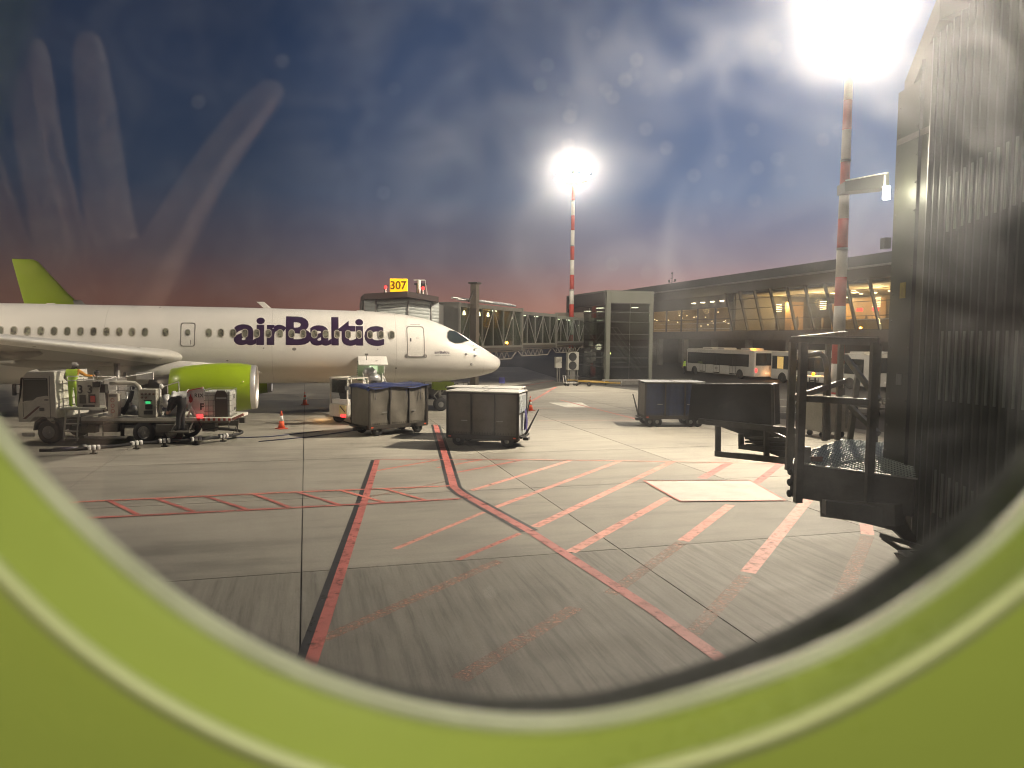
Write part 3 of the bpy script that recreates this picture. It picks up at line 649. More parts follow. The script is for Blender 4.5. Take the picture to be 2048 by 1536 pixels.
        MB().box((.05, .32 * sd * 1.4, 1.4), (.9, .04, 1.3)).build('gear_door', WHITE, g_)
    if detail:
        # open hold: lining, sill, door leaf and things inside
        lin = mat('hold_lining', (.50, .55, .42), .6, 0, .1, 3)
        tA, tB = 6.53, 7.84; z0, z1 = 1.80, 2.95; yb = -.55; mb = MB()
        yo = lambda z: skin(7, z).y + .03
        mb.add([(-tA, yb, z0), (-tB, yb, z0), (-tB, yb, z1), (-tA, yb, z1)], [(0, 1, 2, 3)])
        for t in (tA, tB): mb.add([(-t, yb, z0), (-t, yo(z0), z0 - .05), (-t, yo(2.4), 2.4), (-t, yo(z1), z1), (-t, yb, z1)], [(0, 1, 2, 3, 4)])
        mb.add([(-tA, yb, z0), (-tB, yb, z0), (-tB, yo(z0), z0 - .05), (-tA, yo(z0), z0 - .05)], [(0, 1, 2, 3)]); mb.add([(-tA, yb, z1), (-tB, yb, z1), (-tB, yo(z1), z1), (-tA, yo(z1), z1)], [(0, 1, 2, 3)])
        h = mb.build('cargo_hold', lin, T, fix=False)
        mb = MB()
        for t in (tA - .03, tB + .03): MB().tube([skin(t, z, .01) for z in (1.75, 2.0, 2.3, 2.6, 2.9)], .035, 8).build('hold_door_frame', PWHITE, h)
        for k in range(9): MB().box((-tB - .03 + .0, skin(7, 1.85 + .11 * k).y - .03, 1.85 + .11 * k), (.05, .03, .04)).build('door_latch', BLACK, h)
        mb = MB(); rings = []
        for u in np.linspace(0, 1, 7):
            y = -1.72 - .95 * u; z = 3.02 - .28 * u - .10 * u * u
            rings.append([Vector((-tA + .12 - 0, y, z)), Vector((-tB - .02, y, z)), Vector((-tB - .02, y + .02, z - .07)), Vector((-tA + .12, y + .02, z - .07))])
        mb.loft(rings, smooth=False); dl = mb.build('cargo_door', WHITE, T, bev=.02)
        MB().box((-6.95, -2.45, 2.93 - .12), (.14, .08, .02)).build('door_handle', BLACK, dl)
        MB().cyl((-7.45, -2.3, 2.84), (-7.45, -2.28, 3.1), .02, 8).box((-7.45, -2.28, 3.12), (.17, .03, .1)).build('door_lock_arm', GREYM, dl)
        MB().box((-7.0, -.58, 2.45), (.42, .05, .55)).build('hold_light_panel', mat('hold_light', (.6, .7, .5), .5, 0, 0, emit=(.75, 1.0, .6), estr=.7), h)
    return T
TH = R(14.3); NOSE = Vector((-.67, 41.2, 0))
n0 = Vector((-math.sin(TH), math.cos(TH), 0)) * 40.1 + Vector((math.cos(TH), math.sin(TH), 0)) * 9.53; NOSE = n0
plane = build_plane('airliner', 'white airliner with large purple lettering parked across the apron, nose to the glass tower', NOSE, TH)
hl = lamp('cargo_hold_light', 'POINT', (0, 0, 0), 5, (.85, 1, .7), .05); hl.parent = plane; hl.location = (-7.1, -1.15, 2.75)
n2 = Vector((-48.75, 76, 0)) + 34.4 * Vector((math.cos(TH), math.sin(TH), 0))
plane2 = copy_tree(plane); plane2.location = n2
plane2['label'] = 'second airliner parked behind, only its lime green fin showing above the first'
for o_ in list(bpy.data.objects):
    q = o_
    while q.parent: q = q.parent
    if q == plane2 and o_.type == 'LIGHT': bpy.data.objects.remove(o_)
# bags being loaded at the hold
def bag(name, label, cat, p, r, m_, rz=0):
    mb = MB(); mb.ell((0, 0, r[2]), r, 14, 9); o = mb.build(name, m_); me = o.data
    for v in me.vertices:
        n_ = math.sin(v.co.x * 19 + p[0]) * math.cos(v.co.y * 17 + v.co.z * 23); v.co *= 1 + .10 * n_
    o.location = p; o.rotation_euler = (0, 0, rz); return tag(o, label, cat)
def pl(x, y, z): return plane.matrix_basis @ Vector((x, y, z))
plane.rotation_euler = (0, 0, TH)
RZ = Matrix.Rotation(TH, 3, 'Z')
def pl(x, y, z): return NOSE + RZ @ Vector((x, y, z))
FOIL = mat('silver_bag_film', (.55, .55, .58), .3, .5, .2, 8, .8, 14)
bag('wrapped_bag', 'crumpled silver wrapped bag at the open hold', 'bag', pl(-7.25, -1.7, 1.86), (.36, .3, .30), FOIL)
bag('wrapped_bag', 'large silver wrapped bag lower on the loader belt', 'bag', pl(-7.05, -2.05, 1.66), (.34, .28, .25), FOIL, .5)
bag('dark_suitcase', 'dark suitcase on the loader belt below the silver bags', 'suitcase', pl(-7.1, -2.45, 1.38), (.42, .25, .17), BLACK)

# ------------------------------------------------------------------ floodlight masts
LENS = mat('floodlight_lens', (.9, .9, .85), .3, 0, 0, emit=(1.0, .90, .74), estr=70)
MR = mat('mast_red_band', (.42, .045, .03), .55, 0, .12, 3); MW = mat('mast_white_band', (.66, .64, .60), .5, 0, .08, 3)
def mast(x, y, top, label, bands=13, r0=.30, r1=.16, aim=-90):
    T = thing('floodlight_mast', label, 'light mast', (x, y, 0), 0, 'floodlight masts round the apron')
    z = .35; h = (top - .6 - z) / bands
    MB().cyl((0, 0, 0), (0, 0, .35), .55, 24).cyl((0, 0, .3), (0, 0, .42), .42, 24).build('foot', GREYM, T)
    for k in range(bands):
        a, b = z + h * k, z + h * (k + 1) - .004; rf = lambda q: r0 + (r1 - r0) * (q / top)
        MB().cyl((0, 0, a), (0, 0, b), rf(a), 24, rf(b)).build('mast_band', MR if k % 2 == 0 else MW, T)
        if k % 3 == 2: MB().lathe([(-.06, rf(b) + .015), (0, rf(b) + .035), (.06, rf(b) + .015)], (0, 0, b - .05), (0, 0, 1), 24).build('mast_collar', STEEL, T)
    MB().cyl((0, 0, 4.2), (0, -.1, 4.2), .2, 4).box((0, -r0 - .08, 1.6), (.34, .2, .6)).build('junction_box', GREYM, T)
    hd = MB(); hd.lathe([(0, r1), (.15, .9), (.2, .92), (.25, r1)], (0, 0, top - .65), (0, 0, 1), 20)
    for zz in (top - .1, top + .55): hd.tube([(1.35 * math.cos(a), 1.35 * math.sin(a), zz) for a in np.linspace(0, 2 * math.pi, 25)], .04, 6)
    for a in np.linspace(0, 2 * math.pi, 6, endpoint=False): hd.bar((0, 0, top - .5), (1.35 * math.cos(a), 1.35 * math.sin(a), top - .1), .06).bar((1.35 * math.cos(a), 1.35 * math.sin(a), top - .1), (1.35 * math.cos(a), 1.35 * math.sin(a), top + .55), .05)
    hd.cyl((0, 0, top - .6), (0, 0, top + .9), .1, 10); hd.build('head_frame', GREYM, T)
    for zz in (top + .02, top + .62):
        for k in range(7):
            a = R(aim) + R(-75 + 25 * k); d = Vector((math.cos(a), math.sin(a), -.55)).normalized(); p = Vector((1.45 * math.cos(a), 1.45 * math.sin(a), zz))
            f = MB(); M3 = Matrix.Rotation(a - math.pi / 2, 3, 'Z') @ Matrix.Rotation(-R(30), 3, 'X'); f.box(p, (.46, .18, .36), M=M3); fo = f.build('floodlight', GREYM, T)
            MB().box(p + d * .10, (.40, .02, .30), M=M3).build('lens', LENS, fo)
    return T
m1 = mast(*MAST1, 18.2, 'near red and white banded floodlight mast rising beside the jet bridge', aim=-110)
m2 = mast(*MAST2, 18.6, 'distant red and white banded floodlight mast behind the glass tower', aim=-100, r0=.26, r1=.14)
m4 = mast(*MAST4, 17.8, 'added unseen floodlight mast that brightens the second airliner fin', aim=0)
m3 = mast(*MAST3, 17.8, 'red and white banded floodlight mast beyond the tail of the white airliner', aim=35)
# ------------------------------------------------------------------ terminal
FAC = mat('terminal_fascia', (.10, .105, .11), .45, .3, .12, 1.2); SOF = mat('soffit_grey', (.07, .068, .062), .6, 0, .1)
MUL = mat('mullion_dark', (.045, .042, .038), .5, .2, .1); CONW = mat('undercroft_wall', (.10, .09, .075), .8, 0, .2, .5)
TG = glass('terminal_glass', (.90, .90, .84), .045, .03, .25); INW = mat('interior_warm_wall', (.42, .33, .19), .7, 0, .15, .6); INF = mat('interior_floor', (.45, .38, .28), .4, 0, .1)
INC = mat('interior_ceiling', (.5, .42, .28), .7, 0, .1); WOOD = mat('timber_kiosk', (.42, .25, .10), .5, 0, .15, 2, stretch=(1, 1, 14))
LAMPM = mat('ceiling_lamp_glow', (1, .9, .7), .5, 0, 0, emit=(1, .80, .50), estr=9); LAMPW = mat('tube_lamp_glow', (1, 1, .9), .5, 0, 0, emit=(1, .93, .75), estr=6)
REDL = mat('red_signal_glow', (.8, .02, .02), .4, 0, 0, emit=(1, .03, .03), estr=4.5); AMB = mat('amber_beacon_glow', (1, .5, .05), .4, 0, 0, emit=(1, .24, .0), estr=4)
# local frame: origin at the far end of the facade, +x along the facade towards the camera, +y into the building
TA = Vector((20.6, 118, 0)); TB = Vector((33.8, 67.0, 0)); tdir = (TB - TA).normalized(); TRZ = math.atan2(tdir.y, tdir.x)
T = thing('terminal', 'long dark terminal with overhanging roof and a lit canted glass upper floor', 'airport terminal', TA, TRZ)
LEN = 92.0; ZF = 5.0; ZTOP = 11.6
# (+y local is to the left of +x: towards +X world since the facade runs towards -Y)
MB().prism([(-4, -3.0, ZTOP - 1.0), (-4, -3.0, ZTOP), (-4, 26, ZTOP + .5), (-4, 26, ZTOP - 1.0)], (LEN + 6, 0, 0)).build('roof', FAC, T)
MB().bx(-4, LEN + 2, -3.12, -3.0, ZTOP - 1.12, ZTOP - .95).build('gutter', STEEL, T)
mb = MB(); mb.prism([(-4, -2.9, ZTOP - 1.05), (-4, -.9, ZTOP - 2.0), (-4, -.9, ZTOP - 1.05)], (LEN + 6, 0, 0)); mb.build('soffit', SOF, T)
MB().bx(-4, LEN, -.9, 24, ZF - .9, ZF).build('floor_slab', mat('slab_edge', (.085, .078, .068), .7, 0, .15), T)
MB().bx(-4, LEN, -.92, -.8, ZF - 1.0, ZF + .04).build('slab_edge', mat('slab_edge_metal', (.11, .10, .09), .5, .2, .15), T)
MB().bx(-4, LEN, 14, 14.3, ZF, ZTOP - 1.5).build('interior_wall', INW, T)
MB().bx(-4, LEN, .0, 14, ZTOP - 2.25, ZTOP - 2.1).build('interior_ceiling', INC, T)
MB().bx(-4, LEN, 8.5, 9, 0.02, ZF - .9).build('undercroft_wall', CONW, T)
MB().bx(28.2, 28.5, -.7, 14, ZF, ZTOP - 2.0).build('partition', mat('partition_grey', (.13, .115, .095), .7, 0, .1), T)
MB().bx(-4.3, -4.02, -.6, 14.3, ZF, ZTOP - 1.1).build('end_wall', INW, T)
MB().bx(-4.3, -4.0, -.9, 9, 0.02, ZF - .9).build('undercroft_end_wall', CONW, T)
# recess over the link gallery
MB().bx(-4, 27.9, -.75, -.55, 8.0, ZTOP - 1.9).build('gallery_spandrel', SOF, T)
for k in range(12):
    x = -2 + 8 * k
    MB().bx(x, x + .6, -.2, .5, .02, ZF - .9).build('column', mat('column_concrete', (.16, .15, .13), .8, 0, .15), T)
# gallery bays (upright glass), far half
bay = 4.6; NG = 7
gpane = mul = None
for k in range(NG):
    x = -4 + bay * k
    MB().bx(x + .06, x + bay - .06, -.62, -.6, ZF + .1, 7.95).build('gallery_pane', TG, T)
    MB().bx(x - .06, x + .06, -.72, -.5, ZF + .05, 8.0).build('gallery_mullion', MUL, T)
MB().bx(-4, 27.9, -.70, -.52, 6.55, 6.62).build('gallery_transom', MUL, T)
MB().bx(27.4, 28.3, -.8, -.2, ZF, 8.6).build('corner_panel', mat('corner_panel_grey', (.20, .19, .165), .5, .1, .1), T)
mb = MB()
for z in (ZF + .35, ZF + 1.1): mb.bx(-4, 27.5, 1.0, 1.05, z, z + .05)
for z in (ZF + .5, ZF + 1.3): mb.bx(-4, 27.5, 4.0, 4.06, z, z + .06)
mb.build('handrail', mat('bright_rail', (.75, .72, .65), .3, .6, .05), T)
# canted bays: glass leans out over the apron at the top
def cb(x, z):  # cant: 1.15 m outward over the height, and along the wall the mullions lean back
    u = (z - ZF) / 4.6; return Vector((x - 0.85 * u, -.75 - .75 * u, z))
zs = [ZF + .08, ZF + 1.35, ZF + 2.65, ZF + 3.75, ZF + 4.62]
bw = 3.05; x = 28.4; k = 0
pane_names = []
while x + bw < LEN:
    mb = MB()
    a, b = cb(x, ZF), cb(x, ZF + 4.7); mb.bar(a, b, .16, .30); mb.build('canted_mullion', MUL, T)
    for i in range(4):
        z0, z1 = zs[i] + .03, zs[i + 1] - .03
        q = [cb(x + .09, z0), cb(x + bw - .09, z0), cb(x + bw - .09, z1), cb(x + .09, z1)]
        mb = MB(); mb.prism(q, (0, .02, 0)); mb.build('window_pane', TG, T)
    x += bw; k += 1
for z in zs:
    a, b = cb(28.4, z), cb(LEN, z); MB().bar(a + Vector((0, .0, 0)), b, .10, .06).build('canted_transom', MUL, T)
# inside: kiosks, counters, lamps, signs
rnd = random.Random(3)
for k, (x, y, w, h) in enumerate([(30.2, 5.0, 1.3, 3.6), (36.3, 7.5, 2.6, 3.1), (40.0, 6.5, 3.2, 3.6), (33.5, 9, 1.6, 3.4), (53, 10, 6, 3.0), (66, 9, 5, 3.0), (79, 9, 5, 3.0)]):
    MB().bx(x, x + w, y, y + 1.6, ZF, ZF + h).build('kiosk', WOOD, T)
for x, w in ((43, 8), (52.5, 9), (63, 9), (74, 9)):
    MB().bx(x, x + w, 2.3, 2.8, ZF, ZF + 1.1).build('counter', mat('counter_wood', (.50, .34, .14), .5, 0, .1, 2), T)
    MB().bx(x, x + w, 2.2, 2.9, ZF + 1.12, ZF + 1.18).build('counter_top', PWHITE, T)
for k in range(46):
    x = 29 + rnd.random() * 56; y = 1.5 + rnd.random() * 11; s_ = .10 + rnd.random() * .14
    mb = MB(); mb.lathe([(0, .02), (.02, s_), (.07, s_), (.09, .02)], (x, y, ZF + 3.6 + rnd.random() * .8), (0, 0, 1), 10); mb.build('ceiling_lamp', LAMPM, T)
for k in range(26):
    x = -3 + rnd.random() * 30; y = .8 + rnd.random() * 9; s_ = .06 + rnd.random() * .07
    mb = MB(); mb.lathe([(0, .02), (.02, s_), (.06, s_), (.08, .02)], (x, y, ZF + .9 + rnd.random() * 1.9), (0, 0, 1), 8); mb.build('gallery_lamp', LAMPM, T)
for k in range(4): MB().lathe([(0, .03), (.02, .28), (.08, .28), (.1, .03)], (18.5 + 2.4 * k, -.95, 8.75), (0, 0, 1), 12).build('downlight', LAMPM, T)
for k in range(7):
    x = 31 + 8 * k
    for j in range(5): MB().bx(x, x + 1.0, 3.2, 3.26, ZF + 2.4 + .2 * j, ZF + 2.45 + .2 * j).build('shelf_light', LAMPM, T)
for x, c in ((45, REDL), (47.2, REDL), (58, LAMPW)): MB().bx(x, x + .8, 3.0, 3.1, ZF + 2.0, ZF + 2.3).build('lit_sign', c, T)
for k in range(16):
    x = 30 + rnd.random() * 50; y = 3 + rnd.random() * 6
    mb = MB(); mb.ell((x, y, ZF + .95), (.22, .2, .72), 8, 6).ell((x, y, ZF + 1.65), (.11, .11, .13), 8, 6); mb.build('seated_traveller', mat('traveller_clothing', (.08, .06, .05), .8, 0, .2, rnd=.6), T)
def tl(x, y, z): return TA + Matrix.Rotation(TRZ, 3, 'Z') @ Vector((x, y, z))
for x, pw in ((4, 650), (12, 650), (21, 650), (30.6, 600), (37, 1300), (46, 1300), (58, 1300), (70, 1300), (82, 1300)):
    lamp('terminal_ceiling_light', 'POINT', tl(x, 4.6, ZTOP - 3.4), pw, (1, .74, .38), .5)
# lettering inside
letter('+C', .5, LAMPM, T, Matrix.Translation((60, 3.1, ZF + 3.1)) @ Matrix.Rotation(R(90), 4, 'X'), .01)
# roof aerial
MB().cyl((2, 4, 11.5), (2, 4, 14.3), .07, 8).bar((1.1, 4, 12.9), (3.0, 4, 12.9), .06).bar((1.5, 4, 13.5), (2.5, 4, 13.5), .05).box((1.0, 4, 13.1), (.25, .2, .4)).box((3.1, 4, 13.1), (.3, .2, .35)).box((2, 4, 14.3), (.2, .2, .2)).build('roof_aerial', DKSTEEL, T)

# ------------------------------------------------------------------ glass stair tower
TW = Vector((8.04, 63.8, 0)); T = thing('stair_tower', 'grey metal and glass stair tower where the jet bridge meets the terminal', 'stair tower', TW, GA)
TM = mat('tower_metal', (.17, .18, .155), .45, .3, .08, 1); TD = mat('tower_dark_metal', (.055, .052, .05), .5, .2, .1)
TGL = glass('tower_glass', (.60, .63, .58), .08, .03, .5)
TWD, TDP, TH_ = 4.4, 10.0, 8.15
MB().bx(-.06, TWD + .06, -.08, TDP, TH_ - .12, TH_).build('roof_slab', TM, T)
MB().bx(.40, TWD - .3, -.05, .02, TH_ - 1.05, TH_ - .13).build('fascia_panel', TM, T)
for nm, x0, x1 in (('corner_post', 0, .38), ('corner_post', TWD - .30, TWD)): MB().bx(x0, x1, -.06, .3, 0, TH_ - .13).build(nm, TM, T)
MB().bx(-.05, .0, .3, TDP, TH_ - 1.25, TH_ - .13).build('side_fascia_panel', TD, T)
MB().bx(-.06, .02, TDP - .3, TDP, 0, TH_ - .13).build('corner_post', TD, T)
MB().bx(.05, TWD, TDP - .15, TDP, 0, TH_ - .13).build('back_wall', mat('tower_back_wall', (.11, .10, .08), .7, 0, .2), T)
MB().bx(TWD - .1, TWD, .3, TDP, 0, TH_ - .13).build('side_wall', mat('tower_side_wall', (.10, .10, .085), .7, 0, .2), T)
rows = [0.35, 1.55, 2.35, 3.3, 4.4, 5.45, 6.3, 7.05]
for i in range(len(rows) - 1):
    z0, z1 = rows[i], rows[i + 1]
    for c in range(2):
        x0 = .38 + c * (TWD - .68) / 2; x1 = x0 + (TWD - .68) / 2
        MB().bx(x0 + .03, x1 - .03, .04, .06, z0 + .03, z1 - .03).build('window_pane', TGL, T)
    for c in range(5):
        y0 = .32 + c * (TDP - .64) / 5; y1 = y0 + (TDP - .64) / 5
        MB().bx(.02, .04, y0 + .03, y1 - .03, z0 + .03, z1 - .03 if z1 < 7 else TH_ - 1.27).build('window_pane', TGL, T)
    MB().bx(.38, TWD - .3, -.01, .08, z1 - .03, z1 + .03).build('transom', TD, T)
    MB().bx(-.02, .06, .3, TDP - .3, z1 - .03, z1 + .03).build('transom', TD, T)
MB().bx(.0, TWD, .02, TDP, .0, .34).build('plinth', GREYM, T)
for z in (3.95, 3.9 - 2.1): MB().bx(.1, TWD - .1, .35 if z > 3 else 2.6, TDP - .2, z - .12, z).build('landing', TD, T)
mb = MB()
for k in range(14): mb.box((1.3 + .17 * k, 1.3, 3.85 - .19 * k), (.2, 1.0, .04))
mb.bar((1.2, .8, 3.8), (3.7, .8, 1.1), .06, .2).bar((1.2, 1.8, 3.8), (3.7, 1.8, 1.1), .06, .2); mb.build('stair_flight', TM, T)
mb = MB()
for y in (.78, 1.82): mb.tube([(.9, y, 5.0), (1.35, y, 5.0), (3.7, y, 2.2)], .025, 6); mb.tube([(1.1, y, 4.5), (1.4, y, 4.4), (3.7, y, 1.8)], .018, 6)
mb.build('stair_handrail', STEEL, T)
for x, y, z, w in ((.35, 2.4, 6.7, .9), (.35, 2.4, 6.35, .7), (3.2, 1.2, 6.75, .7), (.35, 5.4, 6.5, .8)): MB().bx(x, x + w * .5, y, y + w, z, z + .06).build('tube_light', LAMPW, T)
for x, z in ((.62, 2.72), (.5, 1.85)): MB().ell((x, .5, z), (.09, .05, .09), 8, 6).build('bulkhead_light', mat('yellow_bulkhead', (1, 1, .5), .4, 0, 0, emit=(.9, 1, .3), estr=7), T)
lamp('tower_light', 'POINT', TW + GU * 2 + GV * 3.6 + Vector((0, 0, 6.2)), 140, (1, .9, .66), .3)
lamp('tower_light', 'POINT', TW + GU * 2 + GV * 6.6 + Vector((0, 0, 3.2)), 60, (1, .9, .66), .3)
# low rail and outdoor units in front of the tower
T = thing('guard_rail', 'low grey guard rail round the foot of the glass tower', 'guard rail', TW + GU * -.5 + GV * -1.0, GA)
mb = MB()
for k in range(6): mb.cyl((k * 1.6, 0, 0), (k * 1.6, 0, .52), .05, 8)
mb.build('post', STEEL, T); MB().bx(-.2, 8.3, -.04, .04, .42, .56).build('rail', STEEL, T)
def ac(x, y, label):
    T = thing('air_conditioning_unit', label, 'air conditioner', (x, y, 0), GA, 'air conditioning units beside the glass tower')
    MB().bx(0, 1.05, 0, .5, 1.15, 2.75).build('housing', mat('housing_cream', (.48, .47, .42), .5, 0, .08), T, bev=.02)
    for z in (1.55, 2.33):
        r = MB(); r.lathe([(0, .36), (-.05, .38), (-.05, .33), (0, .31)], (.45, -.0, z), (0, 1, 0), 24); ro = r.build('fan_ring', BLACK, T)
        mb = MB(); mb.lathe([(-.01, .001), (-.01, .32)], (.45, 0, z), (0, 1, 0), 20)
        for q in range(8): a = q * math.pi / 4; mb.bar((.45, -.045, z), (.45 + .33 * math.cos(a), -.045, z + .33 * math.sin(a)), .025)
        for rr_ in (.12, .22): mb.tube([(.45 + rr_ * math.cos(a), -.045, z + rr_ * math.sin(a)) for a in np.linspace(0, 2 * math.pi, 17)], .012, 5)
        mb.build('fan_grille', BLACK, ro)
    mb = MB()
    for px_ in (.1, .95): mb.bx(px_ - .04, px_ + .04, .05, .45, 0, 1.15)
    mb.bx(-.1, 1.15, 0, .5, .55, .63).bx(.25, .75, .1, .4, .0, 1.14); mb.build('stand', GREYM, T)
    return T
ac(5.0, 66.5, 'cream twin-fan air conditioning unit standing left of the glass tower')
T = thing('switch_cabinet', 'small cream electrical cabinet left of the twin-fan unit', 'cabinet', (3.95, 67.2, 0), GA); MB().bx(0, .6, 0, .4, 1.3, 2.3).build('cabinet_body', mat('housing_cream', (.48, .47, .42)), T, bev=.02); MB().bx(.2, .28, .1, .3, 0, 1.3).bx(.4, .48, .1, .3, 0, 1.3).build('stand', GREYM, T); MB().bx(.5, .54, -.03, .0, 1.7, 1.85).build('handle', BLACK, T)
# tow bars lying at the tower foot
def towbar(x, y, rz, m_, label):
    T = thing('tow_bar', label, 'tow bar', (x, y, 0), rz, 'tow bars lying by the glass tower')
    MB().cyl((0, 0, .38), (3.2, 0, .30), .06, 10).box((3.35, 0, .3), (.3, .12, .12)).build('bar', m_, T)
    for px_ in (1.0, 1.25):
        pass
    for sy in (-.35, .35):
        MB().lathe([(-.06, .05), (-.07, .16), (0, .19), (.07, .16), (.06, .05)], (.9, sy, .19), (0, 1, 0), 16).build('wheel', RUBBER, T)
    MB().bar((.9, -.35, .19), (.9, .35, .19), .05).bar((.9, 0, .2), (.9, 0, .38), .05).bar((0, -.35, .38), (0, .35, .38), .1).bar((.0, -.3, .38), (.5, 0, .38), .05).bar((.0, .3, .38), (.5, 0, .38), .05).build('axle_frame', m_, T)
towbar(5.6, 62.2, R(-8), YEL, 'yellow tow bar with small wheels, the longer one at the tower foot')
towbar(4.9, 64.2, R(-14), YEL, 'yellow tow bar lying behind, nearer the jet bridge foot')
T = thing('hand_trolley', 'small white wheeled trolley left of the yellow tow bars', 'trolley', (4.55, 61.8, 0), R(20)); MB().bar((0, 0, .25), (1.1, 0, .25), .05).bar((0, .5, .25), (1.1, .5, .25), .05).bar((0, 0, .25), (0, .5, .25), .05).bar((1.1, 0, .25), (1.1, .5, .25), .05).bar((0, 0, .25), (-.1, 0, .85), .04).bar((0, .5, .25), (-.1, .5, .85), .04).bar((-.1, 0, .85), (-.1, .5, .85), .04).build('frame', PWHITE, T)
for a_, b_ in ((.15, 0), (.15, .5), (.95, 0), (.95, .5)): MB().lathe([(-.04, .03), (-.04, .12), (.04, .12), (.04, .03)], (a_, b_, .12), (0, 1, 0), 12).build('wheel', RUBBER, T)

# ------------------------------------------------------------------ far jet bridge (stand 307)
A = Vector((-4.9, 45.6, 0)); B = Vector((6.0, 70.5, 0)); bd = (B - A); BL = bd.length; BRZ = math.atan2(bd.y, bd.x)
T = thing('jet_bridge', 'glazed telescopic jet bridge reaching from the tower to the white airliner, sign on its cab', 'jet bridge', A, BRZ)
BM = mat('bridge_metal', (.20, .20, .185), .45, .4, .12, 2); BDK = mat('bridge_dark', (.06, .055, .05), .6, .1, .15)
BG = glass('bridge_glass', (.70, .76, .70), .06, .03, .4); BIN = mat('bridge_inner_wall', (.22, .215, .17), .6, 0, .15)
secs = [(0.5, 10.6, 2.95, 3.35, 6.02), (10.4, 18.4, 2.6, 3.5, 5.86), (18.2, BL - .8, 2.3, 3.62, 5.76)]
for si, (x0, x1, w, zf, zt) in enumerate(secs):
    MB().bx(x0, x1, -w / 2, w / 2, zf - .22, zf).build('tunnel_floor', BDK, T)
    MB().bx(x0, x1, -w / 2 - .04, w / 2 + .04, zt, zt + .12).build('tunnel_roof', BM, T)
    MB().bx(x0, x1, w / 2 - .03, w / 2, zf, zt).build('far_side_wall', BIN, T)
    # on this bridge the near side in view is local -y or +y? the camera lies on the -y side
    for z in (zf + .05, zt - .05): MB().bar((x0, -w / 2, z), (x1, -w / 2, z), .12, .14).build('side_chord', BM, T)
    n = max(3, int((x1 - x0) / 1.5)); dx = (x1 - x0) / n
    for k in range(n):
        a = x0 + k * dx
        MB().bx(a + .05, a + dx - .05, -w / 2 + .05, -w / 2 + .07, zf + .12, zt - .12).build('side_pane', BG, T)
        MB().bar((a, -w / 2 - .02, zf), (a, -w / 2 - .02, zt), .07).build('side_post', BM, T)
        MB().bar((a + (dx if k % 2 else 0), -w / 2 - .05, zf + .1), (a + (0 if k % 2 else dx), -w / 2 - .05, zt - .1), .05).build('diagonal_brace', STEEL, T)
    MB().bx(x0, x0 + .18, -w / 2 - .1, w / 2 + .1, zf - .3, zt + .16).build('section_frame', BM, T); MB().bx(x1 - .18, x1, -w / 2 - .1, w / 2 + .1, zf - .3, zt + .16).build('section_frame', BM, T)
    for k in range(3):
        xx = x0 + (x1 - x0) * (k + .5) / 3; MB().bx(xx - .3, xx + .3, -.06, .06, zt - .12, zt - .06).build('tunnel_light', LAMPW, T)
    mb = MB()
    for y in (-w / 2 + .3,):
        mb.bar((x0 + .3, y, zf - .32), (x1 - .3, y, zf - .32), .08).bar((x0 + 1.3, y, zf - .85), (x1 - 1.3, y, zf - .85), .08)
        nn = int((x1 - x0 - 2.6) / .9)
        for k in range(nn): a = x0 + 1.3 + k * .9; mb.bar((a, y, zf - .85), (a + .45, y, zf - .35), .045).bar((a + .45, y, zf - .35), (a + .9, y, zf - .85), .045)
        mb.bar((x0 + .3, y, zf - .32), (x0 + 1.3, y, zf - .85), .06).bar((x1 - .3, y, zf - .32), (x1 - 1.3, y, zf - .85), .06)
    mb.build('under_truss', mat('truss_paint', (.26, .24, .21), .5, .2, .15), T)
MB().tube([(.6, -1.35, 6.35), (9.6, -1.35, 6.3)], .07, 8).tube([(.6, -1.0, 6.45), (9.6, -1.0, 6.4)], .07, 8).build('cable_tray', STEEL, T)
for xx in (2.2, 3.0, 5.2, 6.6): MB().lathe([(0, .02), (.02, .1), (.25, .07), (.3, .02)], (xx, -.6, 5.45), (0, 0, 1), 10).build('hanging_lamp', LAMPM, T)
lamp('bridge_light', 'POINT', A + bd.normalized() * 6 + Vector((0, 0, 5.4)), 70, (1, .9, .7), .2)
lamp('bridge_light', 'POINT', A + bd.normalized() * 21 + Vector((0, 0, 5.3)), 60, (.9, 1, .85), .2)
MB().cyl((BL - .9, 0, 0), (BL - .9, 0, 3.4), .35, 20).build('rotunda_column', BM, T)
MB().bx(BL - 1.1, BL + .2, -1.7, 1.7, 3.1, 6.4).build('rotunda', mat('rotunda_panel', (.22, .20, .17), .5, .2, .1), T)
mb = MB(); mb.tube([(BL - 1.0, -1.75, 3.2), (BL - .6, -1.8, 2.9), (BL - 1.6, -1.8, 2.7), (BL - 2.4, -1.7, 2.75)], .05, 6); mb.build('power_cable', STEEL, T)
# lift columns with wheel frame
for y in (-1.95, 1.95):
    MB().bx(1.6, 2.05, y - .2, y + .2, .6, 7.35).build('lift_column', mat('lift_column_paint', (.15, .13, .11), .5, .3, .12), T)
    MB().bx(1.5, 2.15, y - .3, y + .3, 7.35, 7.45).build('column_cap', BDK, T)
    MB().bar((1.0, y, 6.2), (1.7, y, 7.0), .08).build('column_brace', BDK, T)
MB().bx(1.3, 2.3, -2.2, 2.2, .35, .75).build('bogie_beam', BDK, T)
for y in (-1.3, -.8, .8, 1.3): MB().lathe([(-.14, .2), (-.16, .4), (-.1, .5), (.1, .5), (.16, .4), (.14, .2)], (1.8, y, .5), (0, 1, 0), 20).build('wheel', RUBBER, T)
# cab with ribbed closure against the door
cab = thing('cab', None, None); cab.parent = T
cabM = Matrix.Rotation(-BRZ, 4, 'Z') @ Matrix.Translation(-A)     # work in world axes for the cab
cab.matrix_local = cabM
ribM = mat('closure_fabric', (.40, .43, .42), .55, 0, .1, 3)
